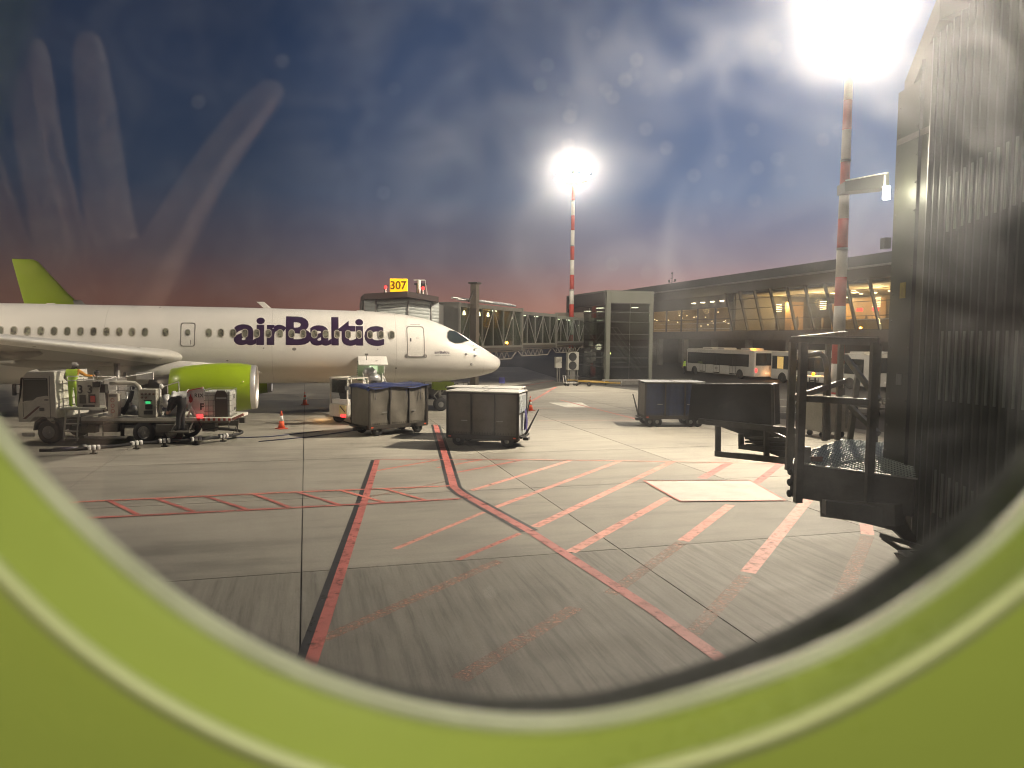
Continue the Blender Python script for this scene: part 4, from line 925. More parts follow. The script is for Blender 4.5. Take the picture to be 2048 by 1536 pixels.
# the aircraft side of the cab: plane door at local t=4.9, port side. world coordinates along the plane axis
def pc(t, y, z): return NOSE + RZ @ Vector((-t, y, z))
mb = MB(); rings = []
for (t, dz, dy) in [(7.35, 0, .1), (6.2, .10, -.12), (4.75, .28, -.2), (3.4, .05, 0), (2.95, -.25, .35)]: pass
# bellows: five stacked rolls that bend round the skin
cols = [(7.30, 1.35), (6.5, 1.05), (5.0, .85), (3.55, .95), (3.15, 1.15)]
for k in range(6):
    z = 4.95 + k * .19; path = [pc(t, 1.2 + q + (.0), z + (.10 if abs(t - 5.0) < .3 else 0) - (.16 if t < 3.3 else 0)) for t, q in [(7.30, .5), (6.3, .12), (5.0, -.05), (3.8, .08), (3.3, .45)]]
    MB().tube(path, .155, 10).build('closure_roll', ribM, cab)
for t, q in ((6.75, .25), (5.0, -.05), (3.72, .12)):
    MB().tube([pc(t, 1.2 + q - .17, z) for z in (4.9, 5.3, 5.7, 5.98)], .05, 8).build('closure_strap', STEEL, cab)
MB().prism([pc(7.4, .7, 6.02), pc(5.1, .5, 6.2), pc(3.35, .8, 5.95), pc(2.9, 4.8, 5.95), pc(7.4, 4.8, 6.02)], (0, 0, .30)).build('cab_roof', mat('cab_roof_brown', (.035, .02, .018), .6, .1, .1), cab)
MB().prism([pc(7.4, 1.9, 2.7), pc(3.3, 1.9, 2.7), pc(2.4, 5.2, 2.7), pc(7.4, 4.9, 2.7)], (0, 0, .25)).build('cab_floor', BDK, cab)
MB().prism([pc(7.45, 1.9, 2.95), pc(7.45, 4.9, 2.95), pc(7.35, 4.9, 2.95), pc(7.35, 1.9, 2.95)], (0, 0, 3.05)).build('cab_wall', BM, cab)
MB().prism([pc(3.3, 2.1, 2.95), pc(2.5, 5.0, 2.95), pc(2.4, 5.0, 2.95), pc(3.2, 2.1, 2.95)], (0, 0, 2.98)).build('cab_wall', BM, cab)
# sign and beacons on the cab roof
sg = MB(); c = pc(5.42, 2.0, 6.90); sg.box(c, (.98, .22, .74), rz=0); so = sg.build('stand_number_sign', mat('sign_yellow_glow', (.9, .6, .02), .4, 0, 0, emit=(1.0, .55, .0), estr=1.05), cab, bev=.02)
for o in (so,): pass
mb = MB(); mb.bar(c + Vector((-.3, 0, -.37)), c + Vector((-.3, 0, -.8)), .06).bar(c + Vector((.3, 0, -.37)), c + Vector((.3, 0, -.8)), .06); mb.build('sign_leg', BDK, cab)
letter('307', .64, mat('sign_numeral', (.22, .09, .0), .5, 0, 0), cab, facing(c + Vector((.0, -.125, 0))), .012, .95, name='sign_numeral')
for t in (6.15, 4.05):
    p = pc(t, 2.0, 6.35); MB().cyl(p, p + Vector((0, 0, .35)), .045, 8).build('beacon_stem', PWHITE, cab); MB().ell(p + Vector((0, -.05, .42)), (.085, .085, .10), 12, 8).build('red_beacon', REDL, cab)
p = pc(4.25, 2.3, 6.25); MB().cyl(p, p + Vector((0, 0, 1.0)), .10, 10).bar(p + Vector((-.3, 0, 1.0)), p + Vector((.35, 0, 1.0)), .05).bar(p + Vector((.35, 0, 1.0)), p + Vector((.5, 0, 0)), .03).build('camera_mast', PWHITE, cab)
p = pc(6.2, 2.0, 6.35); MB().bar(p, p + Vector((0, 0, .5)), .08).bar(p + Vector((-.1, 0, .5)), p + Vector((.4, 0, .5)), .04).build('railing_post', GREYM, cab)

# ------------------------------------------------------------------ buses
BUSW = mat('bus_white', (.50, .49, .46), .35, 0, .08, 1)
def bus(loc, rz, label, beacon=False):
    """local: front at x=0, rear at x=-12.8; the side in view is -y"""
    T = thing('apron_bus', label, 'bus', loc, rz, 'passenger buses under the terminal overhang'); L, Wd, Hh = 12.8, 3.0, 3.0
    MB().bx(-L, 0, -Wd / 2, Wd / 2, .32, 2.92).build('body', BUSW, T, bev=.12)
    for x0, x1 in ((-11.9, -.25),): MB().bx(x0, x1, -Wd / 2 - .012, -Wd / 2 + .02, 1.28, 2.52).build('side_window_band', DGLASS, T)
    for x0 in (-2.9, -5.6, -8.6):
        d = MB().bx(x0 - 1.15, x0, -Wd / 2 - .02, -Wd / 2, .42, 2.5).build('door', DGLASS, T)
        MB().bx(x0 - 1.1, x0 - .05, -Wd / 2 - .035, -Wd / 2 - .02, .5, 1.25).build('door_panel', BUSW, d)
        MB().bx(x0 - .59, x0 - .56, -Wd / 2 - .04, -Wd / 2 - .02, .45, 2.45).build('door_seam', BLACK, d)
    for x in (-1.75, -10.4):
        a = MB(); a.prism([(x + .62 * math.cos(q), -Wd / 2 - .015, .3 + .68 * math.sin(q)) for q in np.linspace(0, math.pi, 13)], (0, .1, 0)); a.build('wheel_arch', BLACK, T)
        w = MB().lathe([(-.14, .2), (-.15, .42), (-.08, .48), (.1, .48), (.12, .3)], (x, -Wd / 2 + .12, .48), (0, 1, 0), 20).build('wheel', RUBBER, T); MB().lathe([(-.13, .01), (-.12, .24)], (x, -Wd / 2 + .12, .48), (0, 1, 0), 16).build('rim', STEEL, w)
    MB().bx(-L - .02, -L + .02, -Wd / 2 + .18, Wd / 2 - .18, 1.45, 2.68).build('rear_window', DGLASS, T, bev=.01)
    for y in (-1.28, 1.28):
        MB().bx(-L - .03, -L, y - .1, y + .1, .78, 1.15).build('tail_light', REDL if y < 0 else REDP, T)
    MB().bx(-L - .04, -L - .02, -.26, .26, .62, .76).build('number_plate', PWHITE, T)
    MB().bx(-.02, .03, -Wd / 2 + .12, Wd / 2 - .12, 1.15, 2.6).build('windscreen', DGLASS, T)
    for x, l in ((-2.2, 1.9), (-5.2, 1.2), (-9.5, 1.6)): MB().bx(x - l, x, -.8, .8, 2.9, 3.12).build('roof_unit', BUSW, T, bev=.05)
    if beacon: MB().lathe([(0, .10), (.12, .09), (.17, .02)], (-11.3, -.4, 2.94), (0, 0, 1), 12).build('amber_beacon', AMB, T)
    T.scale = (1, -1, 1)
    letter('RIX', .32, GREYM, T, facing((-6.2, -Wd / 2 - .04, .92)), .01).scale = (-1, 1, 1)
    return T
def busdir(fr, re): d = Vector(fr) - Vector(re); return math.atan2(d.y, d.x)
rzb = math.atan2(.955, -.30)
b1 = bus((21.6, 86.0, .02), rzb, 'white apron bus seen from the rear corner with an amber beacon on its roof', True)
b2 = bus((26.3, 71.6, .02), rzb, 'white apron bus behind the platform railing, a yellow panel lit inside'); b3 = bus((30.6, 66.0, .02), rzb, 'white apron bus furthest right, half hidden by the jet bridge wall')
def bl(b, x, y, z): return b.location + Matrix.Rotation(b.rotation_euler.z, 3, 'Z') @ Vector((x, -y, z))
lamp('bus_beacon_light', 'POINT', bl(b1, -11.3, -.4, 3.35), 120, (1, .36, .04), .1)
MB().bx(-1.9, -1.0, -1.53, -1.52, 1.32, 2.45).build('lit_window', mat('lit_bus_window', (.6, .45, .15), .5, 0, 0, emit=(1, .62, .2), estr=.45), b2)
lamp('bus_tail_light', 'POINT', bl(b1, -13.6, .2, .7), 40, (1, .45, .15), .1)

# ------------------------------------------------------------------ people
def person(name, label, loc, rz, joints, rad, parts):
    """continuous skinned body; joints: dict name->(x,y,z), edges grown from the pelvis"""
    T = thing(name, label, 'person', loc, rz)
    E_ = [('pelvis', 'chest'), ('chest', 'neck'), ('neck', 'head'), ('head', 'crown'), ('chest', 'sl'), ('sl', 'el'), ('el', 'hl'), ('chest', 'sr'), ('sr', 'er'), ('er', 'hr'), ('pelvis', 'pl'), ('pl', 'kl'), ('kl', 'al'), ('al', 'tl'), ('pelvis', 'pr'), ('pr', 'kr'), ('kr', 'ar'), ('ar', 'tr')]
    names = ['pelvis'] + [b for a, b in E_]; me = bpy.data.meshes.new('body'); me.from_pydata([joints[n] for n in names], [(names.index(a), names.index(b)) for a, b in E_], [])
    ob = bpy.data.objects.new('body', me); COL.objects.link(ob); sk = ob.modifiers.new('skin', 'SKIN'); sk.use_smooth_shade = True
    for i, n in enumerate(names):
        r_ = rad[n]; me.skin_vertices[0].data[i].radius = r_ if hasattr(r_, '__len__') else (r_, r_)
        me.skin_vertices[0].data[i].use_root = n == 'pelvis'
    ob.modifiers.new('sub', 'SUBSURF').levels = 2; ob.modifiers['sub'].render_levels = 2
    dg = bpy.context.evaluated_depsgraph_get(); m2_ = bpy.data.meshes.new_from_object(ob.evaluated_get(dg)); bpy.data.objects.remove(ob)
    m2_.materials.clear(); zs_ = {}
    for mm in parts['mats']: m2_.materials.append(mm)
    for p in m2_.polygons: p.use_smooth = True; p.material_index = parts['pick'](p.center)
    o = bpy.data.objects.new('body', m2_); COL.objects.link(o); o.parent = T
    for hn, en in (('hl', 'el'), ('hr', 'er')):      # hands: palm, four fingers, thumb
        h = Vector(joints[hn]); e = Vector(joints[en]); d = (h - e).normalized(); a, b = frame(d); mb = MB(); mb.ell(h + d * .05, (.045, .045, .045), 10, 6)
        for q in range(4): s0 = h + d * .07 + a * (.018 * (q - 1.5)); mb.tube([s0, s0 + d * (.045 - .004 * abs(q - 1.3)), s0 + d * .075 + b * .02], [.010, .009, .007], 6)
        mb.tube([h + d * .03 + a * .035, h + d * .06 + a * .055, h + d * .08 + a * .05 + b * .01], [.012, .010, .008], 6); mb.build('hand', parts.get('hand', SKIN), T)
    return T
RAD = dict(pelvis=(.16, .12), chest=(.19, .13), neck=.06, head=.095, crown=.075, sl=.085, el=.055, hl=.035, sr=.085, er=.055, hr=.035, pl=.10, kl=.07, al=.05, tl=.045, pr=.10, kr=.07, ar=.05, tr=.045)
J0 = dict(pelvis=(0, 0, .95), chest=(0, .0, 1.30), neck=(0, 0, 1.50), head=(0, .02, 1.60), crown=(0, .02, 1.70), sl=(-.19, 0, 1.42), el=(-.27, .02, 1.14), hl=(-.25, .12, .90), sr=(.19, 0, 1.42), er=(.27, .02, 1.14), hr=(.25, .12, .90), pl=(-.10, 0, .86), kl=(-.11, .02, .48), al=(-.11, 0, .09), tl=(-.12, .14, .05), pr=(.10, 0, .86), kr=(.11, .02, .48), ar=(.11, 0, .09), tr=(.12, .14, .05))
def hat(T, p, m_, brim=True):
    mb = MB(); mb.lathe([(0, .115), (.05, .118), (.1, .09), (.125, .02)], p, (0, 0, 1), 18)
    if brim: mb.box(Vector(p) + Vector((0, .13, .01)), (.15, .10, .015))
    mb.build('cap', m_, T)
def vest_pick(c):
    if c.z > 1.53: return 2
    if abs(c.x) > .22 and c.z > .8: return 3
    if .93 < c.z < 1.50: return 1 if (1.08 < c.z < 1.13 or 1.22 < c.z < 1.27) and False else 0
    return 4
def dress(T, tape_z=(1.06, 1.22), r=(.215, .155)):
    for z in tape_z: MB().lathe([(-.025, 1), (.025, 1)], (0, 0, 0), (0, 0, 1), 24).build('reflective_band', REFL, T).matrix_local = Matrix.Translation((0, 0, z)) @ Matrix.Diagonal((r[0], r[1], 1, 1))

# ------------------------------------------------------------------ baggage carts
GALV = mat('cart_side_grey', (.150, .135, .110), .55, .25, .22, 2.2, .15, 20); TOPM = mat('cart_roof_pale', (.55, .54, .50), .38, .2, .12, 3); RIB = mat('cart_rib', (.045, .038, .03), .6, .2, .2, 5)
BLUEC = mat('blue_curtain', (.012, .028, .095), .6, 0, .25, 4, .4, 6); ENDP = mat('cart_end_panel', (.42, .44, .44), .4, .2, .12, 3)
def cart(label, loc, rz, L=2.75, Wd=1.45, z0=.52, z1=2.0, kind='box', bar=1, barang=60):
    """local: length along x from 0 to L, width along +y"""
    T = thing('baggage_cart', label, 'baggage cart', loc, rz, 'baggage carts standing on the apron')
    MB().bx(0, L, 0, Wd, z0 - .14, z0).build('deck', RIB, T)
    n = 3; 
    side = GALV if kind != 'blue' else BLUEC
    for k in range(n):
        a = L * k / n + .02; b = L * (k + 1) / n - .02
        p = MB(); m_ = 8; g_ = []
        for i in range(m_ + 1):
            for j in range(5):
                u, v = i / m_, j / 4; x = a + (b - a) * u; z = z0 + (z1 - z0 - .04) * v; y = .012 + .018 * math.sin(math.pi * u) * math.sin(math.pi * v) * (1 if kind != 'box' else .4)
                if kind == 'tarp': y += .02 * math.sin(7 * u + 5 * v + k)
                if kind == 'blue': y = .02 + .03 * math.sin(u * 14 + k)
                g_.append((x, y, z))
        p.add(g_, [(i * 5 + j, (i + 1) * 5 + j, (i + 1) * 5 + j + 1, i * 5 + j + 1) for i in range(m_) for j in range(4)], True); p.build('side_panel', side, T, fix=False)
        MB().bx(a, b, Wd - .03, Wd, z0, z1 - .04).build('far_side_panel', side, T)
    for x in [0] + [L * k / n for k in range(1, n)] + [L - .05]:
        MB().bx(x, x + .05, -.03, .03, z0, z1 - .01).build('side_rib', RIB, T)
    rv = MB()
    for x in [L * k / n + .025 for k in range(1, n)]:
        for q in range(9): rv.ell((x + .045, -.0, z0 + .12 + q * .155), (.012, .012, .012), 6, 4)
    for q in range(26): rv.box((.06 + q * (L - .1) / 26, -.004, z0 + .09), (.02, .012, .07))
    rv.build('rivets', RIB, T)
    MB().bx(0, L, -.035, -.0, z0 - .13, z0 + .03).build('bottom_rail', RIB, T); MB().bx(0, L, -.03, .0, z1 - .06, z1 + .0).build('top_rail', RIB, T)
    for x, s_ in ((0, 1), (L, -1)):
        e = MB(); e.bx(x, x + .03 * s_, .03, Wd - .03, z0, z1 - .05); e.build('end_panel', ENDP if kind == 'box' else GALV, T)
        for y in (0.0, Wd): MB().bx(x - .02, x + .04, y - .03, y + .03, z0 - .1, z1 + .02).build('corner_post', RIB, T)
    if kind == 'box':
        for x, s_ in ((L, 1),):
            MB().bx(x + .005, x + .03, .15, Wd - .15, 1.28, z1 - .12).build('end_shutter', mat('shutter_glassy', (.42, .46, .48), .25, .4, .1), T)
            MB().bx(x + .005, x + .035, .1, Wd - .1, 1.24, 1.27).build('end_rail', RIB, T)
    if kind in ('box', 'blue'):
        MB().bx(-.05, L + .05, -.05, Wd + .05, z1, z1 + .045).build('roof', TOPM if kind == 'box' else mat('cart_roof_blue_edge', (.40, .41, .42), .4, .3, .1), T, bev=.012)
        mb = MB(); mb.bar((L * .5, 0, z1 + .05), (L * .5, Wd, z1 + .05), .02); mb.build('roof_seam', SEAM, T)
    else:
        n1, n2 = 26, 14; g_ = []; r2_ = random.Random(5)
        for i in range(n1 + 1):
            for j in range(n2 + 1):
                u, v = i / n1, j / n2; x = -.10 + (L + .16) * u; y = -.08 + (Wd + .14) * v
                z = z1 + .05 - .10 * math.sin(math.pi * min(1, max(0, v * 1.1))) * math.sin(math.pi * u) + .035 * math.sin(13 * u + 4 * v) * math.sin(9 * v + 3) + .02 * r2_.random()
                if j == 0: z -= .10 + .05 * math.sin(11 * u)
                if j == 1: y += .015
                if i == 0: z -= .12
                g_.append((x, y, z))
        p = MB(); p.add(g_, [(i * (n2 + 1) + j, (i + 1) * (n2 + 1) + j, (i + 1) * (n2 + 1) + j + 1, i * (n2 + 1) + j + 1) for i in range(n1) for j in range(n2)], True); p.build('tarpaulin', NAVY, T, fix=False)
    for x in (.42, L - .42):
        MB().bx(x - .09, x + .09, .12, Wd - .12, .2, z0 - .14).build('axle', BLACK, T)
        for y in (.12, Wd - .12):
            for dx in ((-.17, .17) if kind == 'blue' else (0,)):
                w = MB().lathe([(-.08, .09), (-.09, .2), (-.05, .23), (.05, .23), (.09, .2), (.08, .09)], (x + dx, y, .23), (0, 1, 0), 18).build('wheel', RUBBER, T)
                MB().lathe([(-.07, .01), (-.06, .1), (.06, .1), (.07, .01)], (x + dx, y, .23), (0, 1, 0), 12).build('rim', STEEL, w)
    for q in range(2):
        MB().box((L * (.25 + .5 * q), -.036, z0 + .55), (.24, .012, .035)).build('latch_bar', STEEL, T)
    MB().box((.12, -.04, z0 - .05), (.10, .01, .05)).build('side_reflector', ORANGEP, T); MB().box((L - .12, -.04, z0 - .05), (.10, .01, .05)).build('side_reflector', ORANGEP, T)
    if kind == 'tarp':
        for q in range(4):
            x = .25 + q * .72; MB().tube([(x, -.03, z1 + .0), (x + .04, -.045, z1 - .25), (x + .02, -.04, z1 - .5 - .1 * (q % 2))], .010, 5).build('tarpaulin_strap', NAVY, T)
    x, s_ = (L, 1) if bar > 0 else (0, -1); a = R(barang)
    mb = MB(); e = Vector((x + s_ * (.15 + 1.1 * math.cos(a)), Wd / 2, .40 + 1.1 * math.sin(a))); b = Vector((x + s_ * .12, Wd / 2, .40))
    mb.bar(b + Vector((0, -.05, 0)), e, .045).bar(b + Vector((0, .22, 0)), e, .03).bar((x, .2, .42), (x + s_ * .14, .2, .36), .06).bar((x, Wd - .2, .42), (x + s_ * .14, Wd - .2, .36), .06).bar((x + s_ * .12, .1, .38), (x + s_ * .12, Wd - .1, .38), .07)
    mb.build('drawbar', BLACK, T); MB().box(b + Vector((s_ * .05, 0, -.12)), (.2, .3, .1)).build('hitch', BLACK, T)
    return T
c2 = cart('pale-roofed baggage box cart with a blue cloth hanging on its right end', (-2.42, 27.55, 0), R(-13), 2.72, 1.45, .42, 2.02, 'box', 1, 64)
c2b = cart('pale-roofed baggage box cart standing behind the one with the blue cloth', (-2.60, 29.75, 0), R(-11), 2.9, 1.45, .42, 2.0, 'box', 1, 80)
c1 = cart('grey open baggage cart covered with a navy tarpaulin, behind it the loader', (-5.72, 29.55, 0), R(41), 2.80, 1.45, .42, 2.0, 'tarp', -1, 20)
c3 = cart('dark blue curtained baggage cart on its own beside the jet bridge', (6.15, 34.0, 0), R(2), 2.75, 1.45, .50, 2.05, 'blue', -1, 75)
# cloth hanging on the end of the box cart
mb = MB(); g_ = []
for i in range(9):
    for j in range(9):
        u, v = i / 8, j / 8; x = .04 + .05 * math.sin(6 * u + 3 * v) + .05; y = .62 + .42 * u * (1 - .45 * v) + .1 * v; z = 1.36 - .78 * v + .05 * math.sin(5 * u)
        g_.append((x, y, z))
mb.add(g_, [(i * 9 + j, (i + 1) * 9 + j, (i + 1) * 9 + j + 1, i * 9 + j + 1) for i in range(8) for j in range(8)], True)
cl = mb.build('hanging_cloth', mat('blue_cloth', (.05, .04, .16), .8, 0, .2, 8), fix=False); cl.matrix_world = c2.matrix_basis @ Matrix.Translation((2.72, 0, 0)); tag(cl, 'blue cloth hanging on the end of the pale-roofed cart', 'cloth')
c2.rotation_euler = (0, 0, R(-13)); cl.location = Vector((-2.42, 27.55, 0)) + Matrix.Rotation(R(-13), 3, 'Z') @ Vector((2.74, 0, 0)); cl.rotation_euler = (0, 0, R(-13))

# ------------------------------------------------------------------ cones
def cone(x, y, h, label, three=True):
    T = thing('traffic_cone', label, 'traffic cone', (x, y, 0), rnd.random(), 'traffic cones round the airliner')
    MB().box((0, 0, .02), (.42 * h / .8, .42 * h / .8, .04)).build('base', mat('cone_base', (.45, .06, .02), .6, 0, .2), T, bev=.01)
    r = lambda q: .15 * h / .8 * (1 - q) + .022 * q; st = [0, .38, .60, .76, .88, 1.0] if three else [0, .40, .72, 1.0]
    for k in range(len(st) - 1):
        MB().cyl((0, 0, .04 + (h - .04) * st[k]), (0, 0, .04 + (h - .04) * st[k + 1]), r(st[k]), 20, r(st[k + 1])).build('cone_band', ORANGEP if k % 2 == 0 else PWHITE, T)
    return T
cone(-9.98, 31.9, .78, 'orange and white traffic cone between the fuelling truck and the tarpaulin cart', False)
cone(-12.05, 42.9, .75, 'small orange and white traffic cone under the airliner belly')
cone(1.03, 41.0, .80, 'orange and white banded cone right of the pale-roofed cart')
# blue square marker board standing beyond the nose
T = thing('marker_board', 'small blue square marker board standing beyond the airliner nose', 'marker board', (-.85, 62, 0)); MB().box((0, 0, .42), (.5, .04, .5)).build('board', mat('marker_blue', (.10, .10, .45), .5, 0, .1), T); MB().box((0, 0, .08), (.05, .05, .2)).box((0, 0, .02), (.3, .2, .04)).build('foot', GREYM, T)
# ------------------------------------------------------------------ hydrant fuelling truck
# local: x to the rear (cab at x=0), y away from the camera side, near side at y=0
TR = Vector((-17.95, 26.75, 0)); TRR = R(3.5)
T = thing('fuelling_truck', 'white aircraft fuelling truck with pipes, number 33 panel and a caged tank at its rear', 'fuel truck', TR, TRR)
TW_ = TRUCKW; TDK = mat('truck_chassis', (.10, .095, .08), .6, .2, .25, 3)
cab_ = thing('cab', None, None); cab_.parent = T
cb_ = MB()
prof_ = [(0.02, .80), (0.0, 1.35), (.12, 1.75), (.22, 2.45), (.36, 2.62), (1.42, 2.66), (1.46, .95), (1.2, .82), (.98, 1.0), (.62, 1.0), (.40, .80)]
cb_.prism([(x, 0, z) for x, z in prof_], (0, 2.35, 0)); cb_.build('cab_shell', TW_, cab_, bev=.03)
MB().prism([(x, -.012, z) for x, z in [(.24, 1.72), (.27, 2.36), (1.10, 2.36), (1.12, 1.78), (.74, 1.72), (.58, 1.60), (.24, 1.58)]], (0, .02, 0)).build('side_window', mat('cab_glass', (.07, .085, .07), .1, 0, .1, 2), cab_)
MB().prism([(x, -.016, z) for x, z in [(.20, 1.55), (.24, 2.40), (.27, 2.40), (.24, 1.55)]], (0, .02, 0)).prism([(x, -.016, z) for x, z in [(.22, 2.37), (1.14, 2.37), (1.14, 2.41), (.22, 2.41)]], (0, .02, 0)).prism([(x, -.016, z) for x, z in [(1.12, 1.76), (1.16, 1.76), (1.15, 2.4), (1.11, 2.4)]], (0, .02, 0)).build('window_trim', BLACK, cab_)
MB().prism([(x, -.010, z) for x, z in [(.18, .92), (.30, .92), (.86, 1.38), (.76, 1.38)]], (0, .02, 0)).build('red_stripe', mat('stripe_dull_red', (.16, .05, .04), .5, 0, .1), cab_)
MB().prism([(x, -.012, z) for x, z in [(1.22, .95), (1.235, .95), (1.235, 2.5), (1.22, 2.5)]], (0, .02, 0)).prism([(x, -.012, z) for x, z in [(.2, 1.5), (.215, 1.5), (.215, 1.0), (.2, 1.0)]], (0, .02, 0)).build('door_seam', TDK, cab_)
MB().box((.92, -.02, 1.27), (.17, .04, .12)).build('fuel_flap', TDK, cab_); MB().box((1.1, -.02, 1.62), (.14, .03, .04)).build('door_handle', BLACK, cab_)
MB().box((-.03, -.12, 2.0), (.06, .16, .42)).bar((.2, -.02, 2.2), (-.03, -.12, 2.15), .025).bar((.15, -.02, 1.85), (-.03, -.12, 1.85), .025).build('mirror', BLACK, cab_)
MB().prism([(-.02, .1, 1.45), (.1, .1, 2.42), (.12, 2.25, 2.42), (-.0, 2.25, 1.45)], (-.02, 0, 0)).build('windscreen', DGLASS, cab_)
MB().bx(-.04, .05, .2, .5, .95, 1.12).bx(-.04, .05, 1.85, 2.15, .95, 1.12).build('headlight', LGREY, cab_)
mb = MB()
for z in (1.35, 1.62, 1.9, 2.18): mb.bx(1.48, 1.5, .15, 2.2, z, z + .025)
for y in (.4, .9, 1.4, 1.9): mb.bx(1.48, 1.5, y, y + .025, 1.2, 2.3)
mb.build('rear_wall_grille', TDK, cab_)
def wheel(x, y, r=.43, w=.14, n=26):
    q = MB().lathe([(-w, r * .55), (-w * 1.1, r * .88), (-w * .7, r), (w * .7, r), (w * 1.1, r * .88), (w, r * .55)], (x, y, r), (0, 1, 0), n).build('wheel', RUBBER, T)
    rm = MB(); rm.lathe([(-w * .6, .02), (-w * .9, .07), (-w * .5, r * .28), (-w * .7, r * .5), (-w * .95, r * .58), (w * .9, r * .58)], (x, y, r), (0, 1, 0), 22)
    for k in range(8): a = k * math.pi / 4; rm.ell((x + r * .4 * math.cos(a), y - w * .62, r + r * .4 * math.sin(a)), (.022, .03, .022), 6, 4)
    rm.build('rim', mat('rim_silver_grey', (.42, .41, .38), .45, .4, .15, 5), q)
wheel(1.12, .16); wheel(1.12, 2.2); wheel(4.75, .16); wheel(4.75, 2.2); wheel(5.75, .3); wheel(5.75, 2.1)
MB().prism([(x, .0, z) for x, z in [(.55, .5), (.62, .82), (.9, 1.0), (1.36, 1.0), (1.62, .82), (1.68, .5), (1.60, .5), (1.53, .78), (1.32, .92), (.93, .92), (.7, .78), (.63, .5)]], (0, .5, 0)).build('mudguard', TDK, T)
MB().bx(.4, 8.2, .65, .85, .62, .82).bx(.4, 8.2, 1.5, 1.7, .62, .82).build('chassis_rail', TDK, T)
MB().bx(2.3, 8.1, .02, 2.3, .86, .98).build('deck', TW_, T)
MB().bx(2.3, 8.1, .0, .03, .80, .86).build('deck_edge', mat('deck_edge_brown', (.20, .18, .13), .6, 0, .2), T)
# ladder and lift platform
mb = MB()
for x in (1.72, 2.22): mb.bar((x, -.05, .12), (x + .12, -.02, 1.3), .05, .05)
for k in range(4): mb.box((2.02 + .03 * k, -.05, .22 + .27 * k), (.52, .16, .035))
mb.build('ladder', TW_, T)
MB().bx(1.62, 3.2, -.1, 1.2, 1.26, 1.33).build('platform_floor', TW_, T)
pn = MB(); pn.prism([(x, -.06, z) for x, z in [(2.28, 1.36), (3.12, 1.36), (3.12, 2.28), (2.28, 2.34)]], (0, .03, 0)).build('number_panel', mat('panel_beige', (.42, .40, .34), .5, 0, .08), T)
for xx, ss in ((2.42, '3'), (2.78, '3')): letter(ss, .42, BLACK, T, facing((xx, -.068, 2.02)), .012, name='panel_numeral')
MB().bx(2.38, 2.62, -.072, -.06, 1.50, 1.82).bx(2.72, 2.98, -.072, -.06, 1.52, 1.84).build('panel_opening', BLACK, T)
MB().bx(2.80, 2.98, -.08, -.07, 1.55, 1.78).build('extinguisher', REDP, T); MB().bx(2.5, 2.95, -.074, -.06, 1.38, 1.46).build('panel_plate', BLACK, T)
mb = MB()
for x in (1.64, 2.3, 3.18): mb.cyl((x, 1.15, 1.3), (x, 1.15, 2.42), .022, 6)
mb.tube([(1.64, 1.15, 2.42), (3.18, 1.15, 2.42)], .022, 6).tube([(1.64, 1.15, 1.9), (3.18, 1.15, 1.9)], .018, 6).tube([(3.18, -.05, 2.30), (3.18, 1.15, 2.42)], .02, 6).tube([(2.3, -.05, 2.38), (3.2, -.05, 2.34), (4.9, .5, 2.62)], .022, 6); mb.build('platform_rail', PWHITE, T)
MB().bx(4.3, 4.95, .5, .55, 2.36, 2.62).build('white_plate', PWHITE, T)
MB().ell((2.98, .1, 2.62), (.11, .10, .10), 12, 8).build('work_lamp', BLACK, T); MB().cyl((2.98, .1, 2.3), (2.98, .1, 2.55), .02, 6).box((3.05, .0, 2.2), (.3, .2, .2)).box((3.25, .05, 2.05), (.22, .2, .3)).build('control_head', BLACK, T)
# big bent pipe and hoses
MB().tube([(3.35, .35, 2.22), (3.9, .35, 2.24), (4.3, .35, 2.22), (4.46, .35, 2.10), (4.52, .35, 1.9), (4.52, .35, 1.4), (4.5, .35, .98)], .085, 12).build('bent_pipe', mat('pipe_cream', (.58, .56, .48), .38, 0, .08), T)
MB().tube([(3.2, .3, 2.1), (3.28, .25, 1.8), (3.3, .25, 1.4), (3.42, .3, 1.05)], .075, 10).tube([(4.2, .4, 2.1), (4.16, .3, 1.7), (4.0, .25, 1.35), (3.85, .25, 1.1)], .085, 10).build('black_hose', RUBBER, T)
MB().bx(3.42, 3.80, .0, .25, 1.02, 1.86).build('signed_box', mat('panel_beige', (.42, .40, .34)), T, bev=.01)
for z in (1.22, 1.42, 1.62): MB().lathe([(0, .075), (-.008, .078), (-.008, .05), (0, .048)], (3.6, -.001, z), (0, 1, 0), 18).build('warning_ring', mat('dull_red_print', (.30, .10, .08), .6, 0, 0), T)
MB().bx(3.47, 3.75, -.005, .0, 1.74, 1.82).build('label_plate', GREYM, T)
mb = MB(); mb.ell((4.05, .5, 1.25), (.24, .2, .2), 12, 8).cyl((3.75, .5, 1.1), (4.4, .5, 1.1), .09, 10).cyl((4.0, .4, 1.2), (4.2, .2, 1.5), .05, 8).cyl((3.85, .6, 1.0), (3.85, .6, 1.9), .05, 8).bar((3.9, .5, 1.9), (4.4, .5, 2.0), .05); mb.build('pump', STEEL, T)
MB().bx(3.8, 4.45, .9, 1.0, 1.0, 2.0).build('back_board', PWHITE, T)
MB().tube([(3.0, .1, 1.02), (3.3, .02, 1.1), (3.55, -.02, 1.06)], .05, 8).build('white_fitting', PWHITE, T)
mb = MB()
for x in (3.7, 3.95, 4.2, 4.4): mb.cyl((x, .3, 1.7 + .1 * (x % .5)), (x, .3, 2.1), .018, 6)
mb.tube([(3.6, .3, 1.95), (4.45, .3, 1.98)], .02, 6).tube([(3.6, .3, 1.6), (4.45, .3, 1.65)], .02, 6); mb.build('thin_pipework', PWHITE, T)
